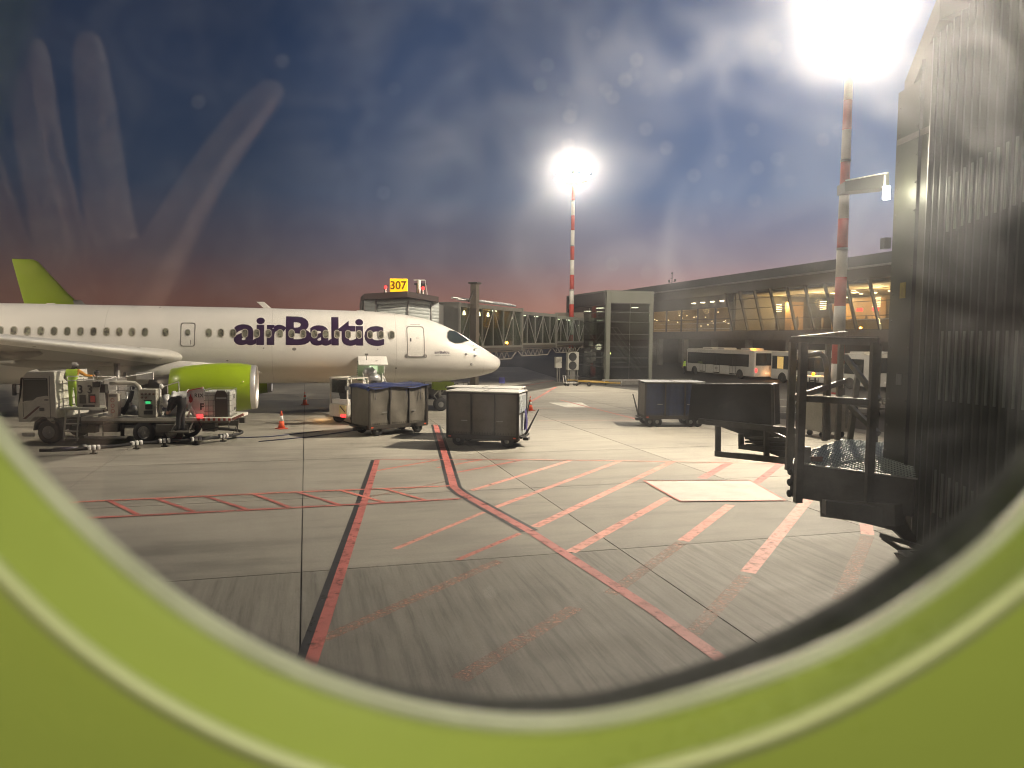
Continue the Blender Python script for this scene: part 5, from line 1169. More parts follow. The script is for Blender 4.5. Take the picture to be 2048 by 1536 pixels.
# control cabinet
MB().bx(4.62, 5.25, .02, .55, 1.02, 2.02).build('control_cabinet', mat('panel_beige', (.42, .40, .34)), T, bev=.012)
for r_ in range(2):
    for k in range(4 if r_ == 0 else 2): MB().lathe([(0, .045), (-.02, .045), (-.022, .001)], (4.72 + .15 * k, .015, 1.86 - .13 * r_), (0, 1, 0), 14).build('gauge', mat('gauge_brown', (.14, .09, .06), .4, 0, 0), T)
MB().bx(4.86, 5.04, -.0, .02, 1.50, 1.58).build('screen', mat('green_screen_glow', (.1, .6, .3), .4, 0, 0, emit=(.05, .85, .25), estr=.9), T)
MB().bx(4.84, 5.12, .0, .02, 1.30, 1.46).bx(4.78, 5.12, .0, .02, 1.10, 1.24).bx(4.80, 5.10, .0, .02, 1.60, 1.63).build('keypad', BLACK, T)
# white filter vessels
MB().lathe([(0, .05), (.03, .22), (.08, .26), (.25, .26), (.28, .22)], (5.38, .35, 1.55), (1, .15, .06), 24).build('filter_vessel', PWHITE, T)
MB().lathe([(-.02, .22), (.02, .31), (.10, .31), (.12, .27), (.55, .29), (.58, .33), (.64, .33), (.70, .2), (.72, .02)], (5.68, .55, 1.62), (1, .15, .06), 28).build('filter_vessel', PWHITE, T)
mb = MB()
for k in range(14): mb.box((5.32 + .02 * (k % 3), .3 + .03 * (k % 4), 1.05 + .055 * k), (.05, .03, .03))
mb.cyl((5.3, .3, 1.0), (5.3, .3, 2.1), .03, 8).bar((5.3, .3, 2.08), (5.95, .5, 2.28), .035).bar((5.95, .5, 1.9), (5.95, .5, 2.28), .03).bar((5.55, .4, 1.85), (5.55, .4, 2.15), .03).ell((5.35, .3, 2.12), (.09, .08, .1), 8, 6); mb.build('valve_stack', PWHITE, T)
MB().cyl((5.4, .5, 1.12), (6.1, .5, 1.12), .12, 12).cyl((5.6, .5, 1.0), (5.6, .5, 1.35), .06, 8).box((5.9, .4, 1.25), (.3, .2, .18)).build('pump', STEEL, T)
# rear sign
S_ = [(6.28, 1.30), (6.28, 1.86), (6.36, 1.99), (6.92, 2.10), (7.02, 1.95), (7.02, 1.05), (6.55, .98)]
MB().prism([(x, .42, z) for x, z in S_], (0, .03, 0)).build('warning_sign', PWHITE, T)
cx_, cz_ = 6.65, 1.55; mb = MB()
mb.bar((6.30, .405, 1.32), (6.30, .405, 1.85), .02, .025).bar((6.30, .405, 1.86), (6.37, .405, 1.97), .02, .025).bar((6.37, .405, 1.965), (6.92, .405, 2.07), .02, .03); mb.build('sign_border', REDP, T)
mb = MB(); mb.prism([(x, .40, z) for x, z in [(6.44, 1.50), (6.51, 1.56), (6.52, 1.66), (6.47, 1.74), (6.44, 1.84), (6.40, 1.74), (6.36, 1.66), (6.37, 1.56)]], (0, .015, 0)); mb.build('flame_emblem', REDP, T)
letter('RIX', .20, BLACK, T, facing((6.77, .412, 1.78)), .004, name='sign_lettering', space=1.18); letter('F', .34, BLACK, T, facing((6.88, .412, 1.36)), .012, name='sign_lettering')
MB().tube([(6.35, .3, .98), (6.5, .3, 1.35), (6.7, .3, .98)], .05, 8).build('white_fitting', PWHITE, T)
# caged tank
cg = thing('caged_tank', None, None); cg.parent = T; cg.location = (7.02, .25, 1.0); cg.rotation_euler = (0, 0, R(6))
MB().bx(.03, 1.0, .03, 1.0, .03, .95).build('tank_bottle', mat('tank_plastic', (.56, .56, .52), .5, 0, .06), cg, bev=.05)
mb = MB()
for k in range(7):
    for pts in (((k / 6 * 1.03, 0), 0), ((0, k / 6 * 1.03), 1), ((1.03, k / 6 * 1.03), 1)): mb.cyl((pts[0][0], pts[0][1], 0), (pts[0][0], pts[0][1], 1.0), .009, 5)
for k in range(6):
    z = k / 5; mb.tube([(0, 0, z), (1.03, 0, z), (1.03, 1.03, z), (0, 1.03, z), (0, 0, z)], .009, 5)
mb.build('cage', mat('cage_steel', (.20, .20, .18), .4, .6, .1), cg)
MB().prism([(x, -.02, z) for x, z in [(.42, .0), (.42, .8), (.50, .98), (.80, .98), (.90, .8), (.90, .0)]], (0, .01, 0)).build('rubber_flap', mat('brown_rubber', (.07, .05, .035), .7, 0, .2), cg); MB().bx(.46, .86, -.028, -.02, .66, .72).build('flap_label', LGREY, cg)
letter('F33', .21, BLACK, cg, Matrix.Translation((1.045, .45, .72)) @ Matrix.Rotation(R(90), 4, 'Z') @ Matrix.Rotation(R(90), 4, 'X'), .010, .9, name='tank_lettering')
MB().bx(1.04, 1.05, .5, .75, .2, .3).build('tank_label', BLACK, cg)
# striped rear bumper and lamp
mb = MB(); mb2 = MB()
for k in range(14):
    (mb if k % 2 == 0 else mb2).bx(6.85 + .1 * k, 6.95 + .1 * k, -.02, .02, .88, .97)
mb.build('bumper_red_band', REDP, T); mb2.build('bumper_white_band', PWHITE, T)
MB().bar((8.2, 0, .93), (8.65, .0, 1.12), .06, .09).build('bumper_arm', mat('arm_red_white', (.6, .25, .2), .5, 0, .2, 14), T)
MB().bar((8.45, .0, 1.05), (8.38, 0, .45), .035).bar((8.55, .0, 1.05), (8.2, 0, .35), .02).build('bumper_leg', TDK, T)
MB().bx(6.84, 7.06, -.03, .02, .99, 1.12).build('tail_light', REDL, T)
for x, y, z, a, b, c in ((2.5, .1, .55, .9, .3, .25), (3.5, .1, .6, .6, .3, .3), (5.9, .1, .6, 1.2, .5, .3), (7.2, .4, .6, .5, .4, .3), (3.9, .1, .45, .12, .1, .55), (5.2, .3, .5, .6, .5, .4)): MB().box((x, y, z), (a, b, c)).build('underside_box', TDK, T, bev=.02)
MB().bx(2.5, 4.1, -.02, .02, .22, .30).bx(.15, .6, -.02, .02, .28, .42).build('side_guard', TW_, T)
mb = MB(); 
for x in (2.6, 3.2, 4.0): mb.cyl((x, .0, .25), (x, .05, .85), .02, 6)
mb.tube([(2.35, 0, 1.0), (2.4, -.05, .6), (2.45, 0, .3)], .02, 6).tube([(6.9, .0, .85), (7.1, -.05, .55), (7.6, -.02, .62), (8.1, .0, .60), (8.0, .1, .72)], .03, 6); mb.build('dangling_hose', RUBBER, T)
T.scale = (.93, 1, 1)
def trl(x, y, z): return TR + Matrix.Rotation(TRR, 3, 'Z') @ Vector((x * .93, y, z))
lamp('tail_light_lamp', 'POINT', trl(6.95, -.15, 1.05), .12, (1, .08, .05), .05)
# hose lying on the ground with white roller clamps
hp = [(-15.5, 24.1), (-14.9, 24.3), (-14.07, 24.72), (-13.2, 26.0 - .15), (-12.5, 26.45), (-11.6, 27.0), (-10.95, 27.9), (-10.65, 28.7), (-10.8, 29.4), (-11.4, 29.9), (-12.4, 30.2)]
T = thing('ground_hose', 'thick black fuel hose on the concrete with white roller clamps, in front of the truck', 'hose', (0, 0, 0))
cv = []
for i in range(len(hp) - 1):
    for k in range(4):
        t = k / 4; p0 = hp[max(0, i - 1)]; p1 = hp[i]; p2 = hp[i + 1]; p3 = hp[min(len(hp) - 1, i + 2)]
        f = lambda a, b, c, d: .5 * (2 * b + (c - a) * t + (2 * a - 5 * b + 4 * c - d) * t * t + (3 * b - a - 3 * c + d) * t**3)
        cv.append((f(p0[0], p1[0], p2[0], p3[0]), f(p0[1], p1[1], p2[1], p3[1]), .20))
MB().tube(cv, .055, 8).build('hose', RUBBER, T)
for i in (2, 3, 4, 5, 6):
    x, y = hp[i]; d = Vector((hp[i + 1][0] - hp[i - 1][0], hp[i + 1][1] - hp[i - 1][1], 0)).normalized()
    r = MB()
    for q in (-.14, 0, .14): p = Vector((x, y, .22)) + d * q; r.cyl(p - d * .045, p + d * .045, .085, 12)
    r.build('roller_clamp', PWHITE, T)
    MB().cyl((x, y, .0), (x, y, .16), .05, 8).box((x, y, .03), (.22, .12, .04)).build('clamp_stand', TDK, T)
MB().tube([(-15.1, 24.2, .22), (-14.5, 24.5, .21)], .075, 10).build('hose_end', mat('hose_end_blue', (.05, .045, .07), .4, 0, .2), T)
T = tag(MB().tube([(-9.6, 27.9, .02), (-8.0, 29.4, .02), (-7.0, 31.0, .02), (-5.5, 33.5, .02), (-5.0, 36, .02)], .018, 6).tube([(-13, 28.5, .02), (-11, 28.7, .02), (-9.6, 29.3, .02), (-8, 31.2, .02)], .018, 6).build('ground_cable', NAVY), 'thin blue cable lying on the concrete between the truck and the loader', 'cable')
bag('chock', 'small pale chock on the concrete below the truck ladder', 'chock', (-14.95, 25.65, 0), (.18, .1, .09), LGREY)

# people at the truck
J = dict(J0); J.update(head=(.03, .10, 1.58), crown=(.04, .13, 1.68), sr=(.20, .03, 1.42), er=(.40, .18, 1.24), hr=(.58, .36, 1.22), sl=(-.20, 0, 1.42), el=(-.30, .0, 1.16), hl=(-.24, .16, 1.02), pelvis=(0, -.02, .95))
def pick_w(c):
    if c.z > 1.50 and abs(c.x) < .14: return 2
    if c.x > .19 and c.z > 1.1: return 1
    if c.x < -.24 and c.z > 1.0: return 3
    return 0
w1 = person('person', 'person in a hi-vis vest and yellow trousers, dark headwear, standing on the truck platform', trl(1.98, .25, 1.33), TRR + .1, J, RAD, dict(mats=[HIVIS, ORANGEC, DARKC, GREYM], pick=pick_w))
w1.scale = (.94, .94, .94); dress(w1); hat(w1, (.04, .11, 1.64), mat('grey_cap', (.35, .34, .32), .6, 0, .1))
J = dict(pelvis=(0, 0, 1.02), chest=(.20, .0, 1.22), neck=(.34, .0, 1.16), head=(.42, 0, 1.10), crown=(.48, 0, 1.02), sl=(.24, -.2, 1.18), el=(.36, -.22, .92), hl=(.46, -.12, .72), sr=(.24, .2, 1.18), er=(.36, .22, .92), hr=(.46, .12, .72), pl=(-.02, -.1, .94), kl=(.06, -.1, .52), al=(0, -.1, .10), tl=(.14, -.1, .05), pr=(-.02, .1, .94), kr=(.1, .1, .52), ar=(.12, .1, .10), tr=(.26, .1, .05))
w2 = person('person', 'person in dark clothes bending over the filter vessels on the truck', trl(6.42, -.05, .55), TRR + math.pi, J, {**RAD, 'chest': (.25, .22), 'pelvis': (.22, .18), 'pl': .13, 'pr': .13, 'kl': .10, 'kr': .10, 'sl': .11, 'sr': .11, 'el': .08, 'er': .08, 'al': .07, 'ar': .07}, dict(mats=[DARKC], pick=lambda c: 0))
w2.location = trl(6.42, -.38, 0.55); MB().bx(-.5, .3, -.35, .35, -.55, 0).build('step_stool', TDK, w2) if False else None
# a step board on the truck carries the second person
MB().bx(6.0, 6.75, -.62, 0.0, .49, .55).bar((6.05, -.6, .5), (6.05, -.05, .84), .04).bar((6.7, -.6, .5), (6.7, -.05, .84), .04).build('step_board', TDK, [o for o in bpy.data.objects if o.name == 'fuelling_truck'][0])
J = dict(J0)
def pick3(c): return 2 if c.z > 1.52 and abs(c.x) < .15 else (0 if c.z > .93 else 1)
w3 = person('person', 'person in a hi-vis jacket and dark trousers standing at the front of the nearest bus', (19.6, 84.0, .02), R(60), J, RAD, dict(mats=[HIVIS, DARKC, DARKC], pick=pick3)); dress(w3)

# ------------------------------------------------------------------ belt loader at the hold
LM = mat('loader_white', (.50, .48, .42), .45, 0, .15, 2)
T = thing('belt_loader', 'white belt loader with open cab frame and raised belt behind the tarpaulin cart', 'belt loader', (-7.45, 33.3, 0), R(55))
# local: x forward, towards the hold (left-behind cart); the rear is at x=0 nearest the camera
MB().bx(0, 3.2, 0, 1.2, .35, .95).build('chassis', LM, T, bev=.04)
MB().bx(-.03, 0, .05, .5, .5, .9).build('rear_plate', mat('rear_yellow_plate', (.50, .50, .25), .5, 0, .1), T); MB().bx(-.05, -.02, .08, .35, .36, .48).build('tail_light', REDL, T)
MB().bar((-.035, .1, .6), (-.035, .42, .85), .015, .05).build('stripe', BLACK, T)
mb = MB()
for x, y in ((.05, .02), (.05, 1.15), (1.3, .02), (1.3, 1.15)): mb.bar((x, y, .9), (x, y, 2.12), .055)
mb.bar((.05, .02, 2.12), (1.3, .02, 2.12), .06).bar((.05, 1.15, 2.12), (1.3, 1.15, 2.12), .06).bar((.05, .02, 2.12), (.05, 1.15, 2.12), .06).bar((1.3, .02, 2.12), (1.3, 1.15, 2.12), .06); mb.build('cab_frame', LM, T)
MB().bx(.06, .08, .08, 1.1, 1.45, 2.06).build('cab_window', glass('cab_clear_glass', (.75, .78, .74), .08), T)
MB().bx(.3, .8, .3, .8, .95, 1.35).bx(.25, .38, .3, .8, 1.3, 1.75).build('seat', BLACK, T); MB().bx(.1, 1.2, .1, 1.1, .95, 1.15).build('cowl', PWHITE, T)
MB().bar((.0, .05, 1.85), (-.25, -.25, 1.8), .03).box((-.3, -.3, 1.72), (.22, .06, .18)).build('mirror', BLACK, T)
for x in (.6, 2.6):
    for y in (.02, 1.18): MB().lathe([(-.1, .15), (-.12, .3), (-.06, .34), (.06, .34), (.12, .3), (.1, .15)], (x, y, .34), (0, 1, 0), 18).build('wheel', RUBBER, T)
hb = pl(-7.15, -2.05, 1.45); TL = Vector((-7.45, 33.3, 0)); inv = Matrix.Rotation(-R(55), 3, 'Z')
hb2 = pl(-7.15, -6.2, .95)
a_ = inv @ (hb2 - TL); b_ = inv @ (hb - TL)
MB().bar(a_, b_, .85, .12).build('belt', BLACK, T); 
mb = MB()
dd = (b_ - a_).normalized(); sv = dd.cross(Vector((0, 0, 1))).normalized()
for s_ in (-.48, .48):
    mb.bar(a_ + sv * s_, b_ + sv * s_, .06, .2); mb.tube([a_ + sv * s_ + Vector((0, 0, .15)), a_ + sv * s_ + dd * .3 + Vector((0, 0, .75)), b_ + sv * s_ - dd * .1 + Vector((0, 0, .75)), b_ + sv * s_ + Vector((0, 0, .1))], .022, 6)
    for k in range(6): p = a_ + dd * (.5 + k * .62) + sv * s_; mb.bar(p, p + Vector((0, 0, .75)) + dd * .25, .025)
mb.build('belt_rail', PWHITE, T)
mid = (a_ + b_) / 2; MB().bar((mid.x, mid.y, .1), mid, .12).bar(a_ * .7 + b_ * .3 + Vector((0, 0, -.7)), a_ * .3 + b_ * .7, .1).build('lift_arm', LM, T)
tlp = TL + Matrix.Rotation(R(55), 3, 'Z') @ Vector((-.5, .2, .5))
lamp('loader_tail_lamp', 'POINT', tlp, 2.5, (1, .25, .08), .05)
lamp('loader_under_lamp', 'POINT', (-9.2, 35.6, .5), 26, (1, .50, .16), .12)
T = thing('loader_beacon', 'amber warning lamp on a stub post on the concrete beneath the airliner hold', 'warning lamp', (-9.2, 35.6, 0)) if False else None

# ------------------------------------------------------------------ small tug with amber beacon near the banded mast
T = thing('baggage_tug', 'small dark baggage tug with a glowing amber beacon behind the platform railing', 'baggage tug', (17.0, 43.0, .018), R(-75))
MB().bx(0, 2.6, -.7, .7, .3, 1.0).build('chassis', mat('tug_white', (.40, .40, .38), .4, 0, .1), T, bev=.06); MB().bx(1.4, 2.4, -.6, .6, 1.0, 1.25).build('bonnet', mat('tug_white', (.4, .4, .38)), T, bev=.05)
mb = MB()
for x, y in ((.2, -.6), (.2, .6), (1.3, -.6), (1.3, .6)): mb.bar((x, y, 1.0), (x, y, 1.95), .05)
mb.build('roof_post', BLACK, T); MB().bx(.1, 1.45, -.68, .68, 1.95, 2.02).build('cab_roof', PWHITE, T)
MB().lathe([(0, .08), (.14, .08), (.2, .02)], (.8, 0, 2.03), (0, 0, 1), 12).build('amber_beacon', AMB, T); MB().bx(.5, .95, -.3, .3, 1.0, 1.3).bx(.42, .52, -.3, .3, 1.3, 1.65).build('seat', BLACK, T)
for x in (.5, 2.1):
    for y in (-.62, .62): MB().lathe([(-.09, .12), (-.1, .25), (.1, .25), (.09, .12)], (x, y, .27), (0, 1, 0), 16).build('wheel', RUBBER, T)
for y in (-.5, .5): MB().bx(-.03, 0, y - .08, y + .08, .7, .82).build('tail_light', REDL, T)
lamp('tug_beacon_lamp', 'POINT', (17.3, 42.1, 2.35), 80, (1, .36, .04), .1)
# platform dollies seen through the railing
for k, (x, y) in enumerate([(19.0, 41.5), (21.2, 42.2)]):
    T = thing('flat_dolly', ['low flat baggage dolly with bright rails beside the tug', 'low flat baggage dolly with bright rails, further right of the two'][k], 'dolly', (x, y, .018), R(-80), 'flat dollies behind the railing')
    MB().bx(0, 2.6, 0, 1.5, .42, .5).build('bed', GREYM, T); MB().bar((0, 0, .75), (2.6, 0, .75), .05).bar((0, 1.5, .75), (2.6, 1.5, .75), .05).bar((0, 0, .5), (0, 0, .75), .05).bar((2.6, 0, .5), (2.6, 0, .75), .05).bar((0, 1.5, .5), (0, 1.5, .75), .05).bar((2.6, 1.5, .5), (2.6, 1.5, .75), .05).build('side_rail', STEEL, T)
    for a_, b_ in ((.4, .1), (.4, 1.4), (2.2, .1), (2.2, 1.4)): MB().lathe([(-.06, .08), (-.07, .2), (.07, .2), (.06, .08)], (a_, b_, .2), (0, 1, 0), 14).build('wheel', RUBBER, T)
T = thing('barrier_stand', 'low white barrier rail on legs behind the grey stair panel', 'barrier', (13.6, 45.6, .018), R(8)); MB().bx(0, 1.9, -.04, .04, .9, .98).build('rail', PWHITE, T); MB().bx(.05, .1, -.04, .04, 0, .9).bx(1.8, 1.85, -.04, .04, 0, .9).bx(.0, .15, -.3, .3, 0, .04).bx(1.75, 1.9, -.3, .3, 0, .04).build('post', DKSTEEL, T)
T = thing('pallet_box', 'pale boxy steel container standing behind the platform posts', 'container', (12.9, 30.6, 0), GA)
MB().bx(0, 1.35, 0, 1.2, .25, 1.75).build('shell', mat('container_grey', (.26, .25, .22), .5, .2, .15), T, bev=.02); MB().bx(.1, .2, -.02, 0, .4, 1.6).bx(1.15, 1.25, -.02, 0, .4, 1.6).build('rib', GREYM, T)
for a_, b_ in ((.2, .2), (1.15, .2), (.2, 1.0), (1.15, 1.0)): MB().cyl((a_, b_ - .05, .12), (a_, b_ + .05, .12), .12, 12).build('wheel', RUBBER, T)

# ------------------------------------------------------------------ the near jet bridge: service platform, cab side, slatted closure
JB = thing('near_jet_bridge', 'dark jet bridge cab side with slatted curtain and railed platform, filling the right edge', 'jet bridge', (0, 0, 0))
PM = mat('platform_paint', (.20, .19, .155), .48, .2, .25, 6, .1, 40); WALLM = mat('cab_side_panel', (.085, .085, .065), .5, .2, .12, 1.5, .1, 12)
P0 = gd(1592, 925, 3.0); P1 = gd(1752, 946, 3.0); P2 = gd(1757, 884, 3.0); P3 = gd(1690, 878, 3.0); P4 = gd(1602, 908, 3.0)
fl = MB(); fl.prism([P0, P1, P2, P3, P4], (0, 0, -.04)); fl.build('platform_plate', mat('chequer_plate_base', (.035, .045, .038), .55, .2, .2, 6), JB)
# raised lozenges of the chequer plate
lz = MB(); ex = (P1 - P0).normalized(); ey = Vector((-ex.y, ex.x, 0)); 
def inside(p, poly):
    c = False; j = len(poly) - 1
    for i in range(len(poly)):
        if ((poly[i].y > p.y) != (poly[j].y > p.y)) and (p.x < (poly[j].x - poly[i].x) * (p.y - poly[i].y) / (poly[j].y - poly[i].y) + poly[i].x): c = not c
        j = i
    return c
pp = [P0, P1, P2, P3, P4]
EXT = (P1 + ex * .30, P2 + ex * .30)
for i in range(-10, 50):
    for j in range(-10, 66):
        p = P0 + ex * (.036 * i) + ey * (.036 * j)
        if not (inside(p, pp) or inside(p, [P1, EXT[0], EXT[1], P2])): continue
        a = (ex if (i + j) % 2 else ey) * .022; b = (ey if (i + j) % 2 else ex) * .008
        c = p + Vector((0, 0, .0)); t_ = Vector((0, 0, .007))
        lz.add([c - a, c + b, c + a, c - b, c + t_ - a * .4, c + t_ + a * .4], [(0, 3, 4), (0, 4, 1), (3, 2, 5, 4), (1, 4, 5, 2)])
o = lz.build('chequer_studs', mat('worn_steel_studs', (.62, .66, .60), .35, .8, .1, 9), JB, fix=False); o['kind'] = 'stuff'
MB().prism([P1, EXT[0], EXT[1], P2], (0, 0, -.04)).build('platform_plate', mat('chequer_plate_base', (.035, .045, .038)), JB)
# railing: posts and rails
topz = 4.075; PE = mat('rail_top_bright', (.88, .86, .80), .25, .2, .05)
def post(x, Yp, y_top, y_bot, w=.055, name='rail_post', m_=PM):
    a = at(x, y_top, Yp); b = at(x, y_bot, Yp); MB().bar(Vector((a.x, a.y, a.z)), Vector((a.x, a.y, b.z)), w).build(name, m_, JB)
yA, yB = P0.y, P1.y
A0 = at(1587, 680, yA + .02); B0 = at(1757, 684, yB); A1 = at(1692, 668, P3.y)
MB().bar(A0, B0, .045, .06).build('top_rail', PM, JB); MB().bar(A0 + Vector((0, 0, .034)), B0 + Vector((0, 0, .034)), .046, .006).build('rail_cap', PE, JB)
MB().bar(A0, A1, .045, .05).build('top_rail', PM, JB); MB().bar(A0 + Vector((0, 0, .029)), A1 + Vector((0, 0, .029)), .046, .006).build('rail_cap', PE, JB)
A2 = at(1587, 796, yA + .02); B2 = at(1748, 806, yB); MB().bar(A2, B2, .04, .05).build('mid_rail', PM, JB); MB().bar(A2 + Vector((0, 0, .029)), B2 + Vector((0, 0, .029)), .04, .006).build('rail_cap', PE, JB)
MB().bar(A2, at(1690, 762, P3.y), .04, .05).build('mid_rail', PM, JB)
post(1586, yA + .02, 684, 940, .055); post(1607, yA - .12, 684, 1005, .062); post(1750, yB, 684, 1010, .055); post(1657, P3.y - .3, 678, 882, .05); post(1683, P3.y, 672, 880, .052); post(1757, P2.y + .0, 690, 884, .05)
MB().bar(at(1690, 712, P3.y), at(1757, 800, P3.y - .4), .05).build('diagonal_brace', PM, JB); MB().bar(at(1700, 812, P3.y), at(1757, 868, P3.y - .4), .05).build('diagonal_brace', PM, JB)
MB().bar(at(1718, 730, P3.y), at(1700, 880, P3.y), .05).build('diagonal_brace', PM, JB)
MB().tube([at(1605, 713, P4.y + .3), at(1640, 706, P4.y + .5), at(1650, 716, P4.y + .5), at(1657, 760, P4.y + .5), at(1655, 880, P4.y + .4)], .028, 8).build('bent_handrail', PM, JB)
MB().tube([at(1590, 718, P4.y + .2), at(1636, 710, P4.y + .5)], .012, 6).build('rail_cap', PE, JB)
# kick plates and floor frame
for a, b in ((P0, P1), (P1, EXT[0])): MB().bar(a + Vector((0, 0, -.16)), b + Vector((0, 0, -.16)), .05, .30).build('edge_beam', PM, JB); MB().bar(a + Vector((0, -.03, .0)), b + Vector((0, -.03, .0)), .03, .010).build('bright_edge', PE, JB)
MB().bar(P0 + Vector((-.02, 0, -.16)), P4 + Vector((-.02, 0, -.16)), .05, .30).build('edge_beam', PM, JB); MB().bar(P4 + Vector((0, 0, -.10)), P3 + Vector((0, 0, -.10)), .05, .2).build('edge_beam', PM, JB)
MB().bx(P0.x + .02, P0.x + .13, P0.y - .0, P0.y + .03, 3.0, 3.14).build('corner_plate', PE, JB); MB().box(P0 + Vector((.18, .02, .03)), (.12, .03, .04)).build('rust_block', mat('rust_orange', (.35, .10, .03), .7, 0, .2), JB)
for k in range(3): MB().ell(P0 + Vector((-.05, .0, -.08 - .10 * k)), (.025, .04, .035), 8, 6).build('rubber_buffer', BLACK, JB)
B_ = P0 + Vector((.10, .02, -.42)); C_ = P1 + Vector((.35, .0, -.42)); 
D_ = at(1650, 1012, P0.y - .1); E_2 = at(1800, 1030, P1.y - .2); MB().bar(D_, E_2, .14, .17).build('lower_beam', PM, JB)
MB().prism([at(x, y, P1.y - .15) for x, y in [(1652, 1002), (1800, 1020), (1850, 1110), (1830, 1100), (1790, 1062), (1735, 1048), (1652, 1030)]], (0, .08, 0)).build('gusset', PM, JB)
MB().bar(at(1760, 1070, P1.y - .2), at(1845, 1095, P1.y - .4), .03).bar(at(1765, 1075, P1.y - .2), at(1800, 1098, P1.y - .3), .03).bar(at(1800, 1098, P1.y - .3), at(1850, 1106, P1.y - .4), .03).build('step_bracket', PM, JB)
wp = at(1826, 1107, P1.y - .5); MB().box(wp, (.17, .12, .02)).build('white_plate', PWHITE, JB); MB().box(wp + Vector((.02, 0, .012)), (.06, .05, .006)).build('plate_opening', BLACK, JB)
MB().prism([at(x, y, P1.y - .4) for x, y in [(1800, 1112), (1850, 1118), (1850, 1150), (1806, 1150), (1812, 1130)]], (0, .1, 0)).build('bracket', PM, JB)
# stair side panel and hanging frames left of the platform
YS = 8.6
q = [at(1384, 768, YS + .1), at(1543, 768, YS - .6), at(1545, 850, YS - .6), at(1376, 838, YS + .1)]
MB().prism(q, (.12, .10, .0)).build('stair_side_panel', mat('stair_panel_paint', (.085, .080, .062), .5, .1, .25, 2.5, .1, 10), JB)
MB().prism([at(1541, 768, YS - .61), at(1547, 770, YS - .63), at(1549, 852, YS - .63), at(1543, 852, YS - .61)], (.15, .3, 0)).build('panel_edge_frame', PM, JB)
for pts, w in (([(1436, 852), (1436, 908)], .055), ([(1533, 856), (1533, 912)], .05), ([(1433, 907), (1585, 923)], .06), ([(1482, 868), (1482, 893)], .05), ([(1480, 893), (1535, 900)], .05), ([(1400, 842), (1590, 862)], .06), ([(1500, 848), (1586, 882)], .03), ([(1500, 874), (1585, 880)], .025)):
    a, b = at(*pts[0], YS - .3 - (pts[0][0] - 1436) * .006), at(*pts[1], YS - .3 - (pts[1][0] - 1436) * .006); MB().bar(a, b, w).build('hanging_frame', PM, JB)
st_ = MB()
st_.prism([at(x, y, YS - .2 - (x - 1400) * .004) for x, y in [(1410, 842), (1470, 852), (1590, 862), (1590, 925), (1535, 905), (1480, 868)]], (.05, .35, 0)); st_.build('stair_stringer', PM, JB)
for k in range(4): a = at(1502, 875 + 7 * k, YS - .5); b = at(1584, 879 + 8 * k, YS - .9); MB().bar(a, b, .22, .02).build('stair_tread', PM, JB)
# cab side wall: flat panels then curved slatted curtain
def wq(x, y, Yd): p = at(x, y, Yd); return p
W0 = at(1777, 660, 6.9); W1 = at(1850, 660, 6.3)
for i, (xa, ya, xb, yb_, z0, z1, nm) in enumerate([(W0.x, W0.y, W0.x + (W1.x - W0.x) * .62, W0.y + (W1.y - W0.y) * .62, 2.42, 6.35, 'flat_panel'), (W0.x + (W1.x - W0.x) * .66, W0.y + (W1.y - W0.y) * .66, W1.x, W1.y, 2.30, 6.6, 'flat_panel')]):
    MB().prism([(xa, ya, z0), (xb, yb_, z0), (xb, yb_, z1), (xa, ya, z1)], (.10, .14, 0)).build(nm, WALLM, JB)
xa, ya = W0.x + (W1.x - W0.x) * .64, W0.y + (W1.y - W0.y) * .64; MB().prism([(xa - .02, ya - .02, 2.3), (xa + .02, ya - .06, 2.3), (xa + .02, ya - .06, 6.5), (xa - .02, ya - .02, 6.5)], (.05, .06, 0)).build('panel_joint', BLACK, JB)
MB().prism([(W0.x + .05, W0.y, 6.2), (W1.x, W1.y, 6.75), (W1.x + 1.5, W1.y - 2.6, 7.0), (W0.x + 2.5, W0.y, 6.9)], (0, 0, .25)).build('roof_edge', WALLM, JB)
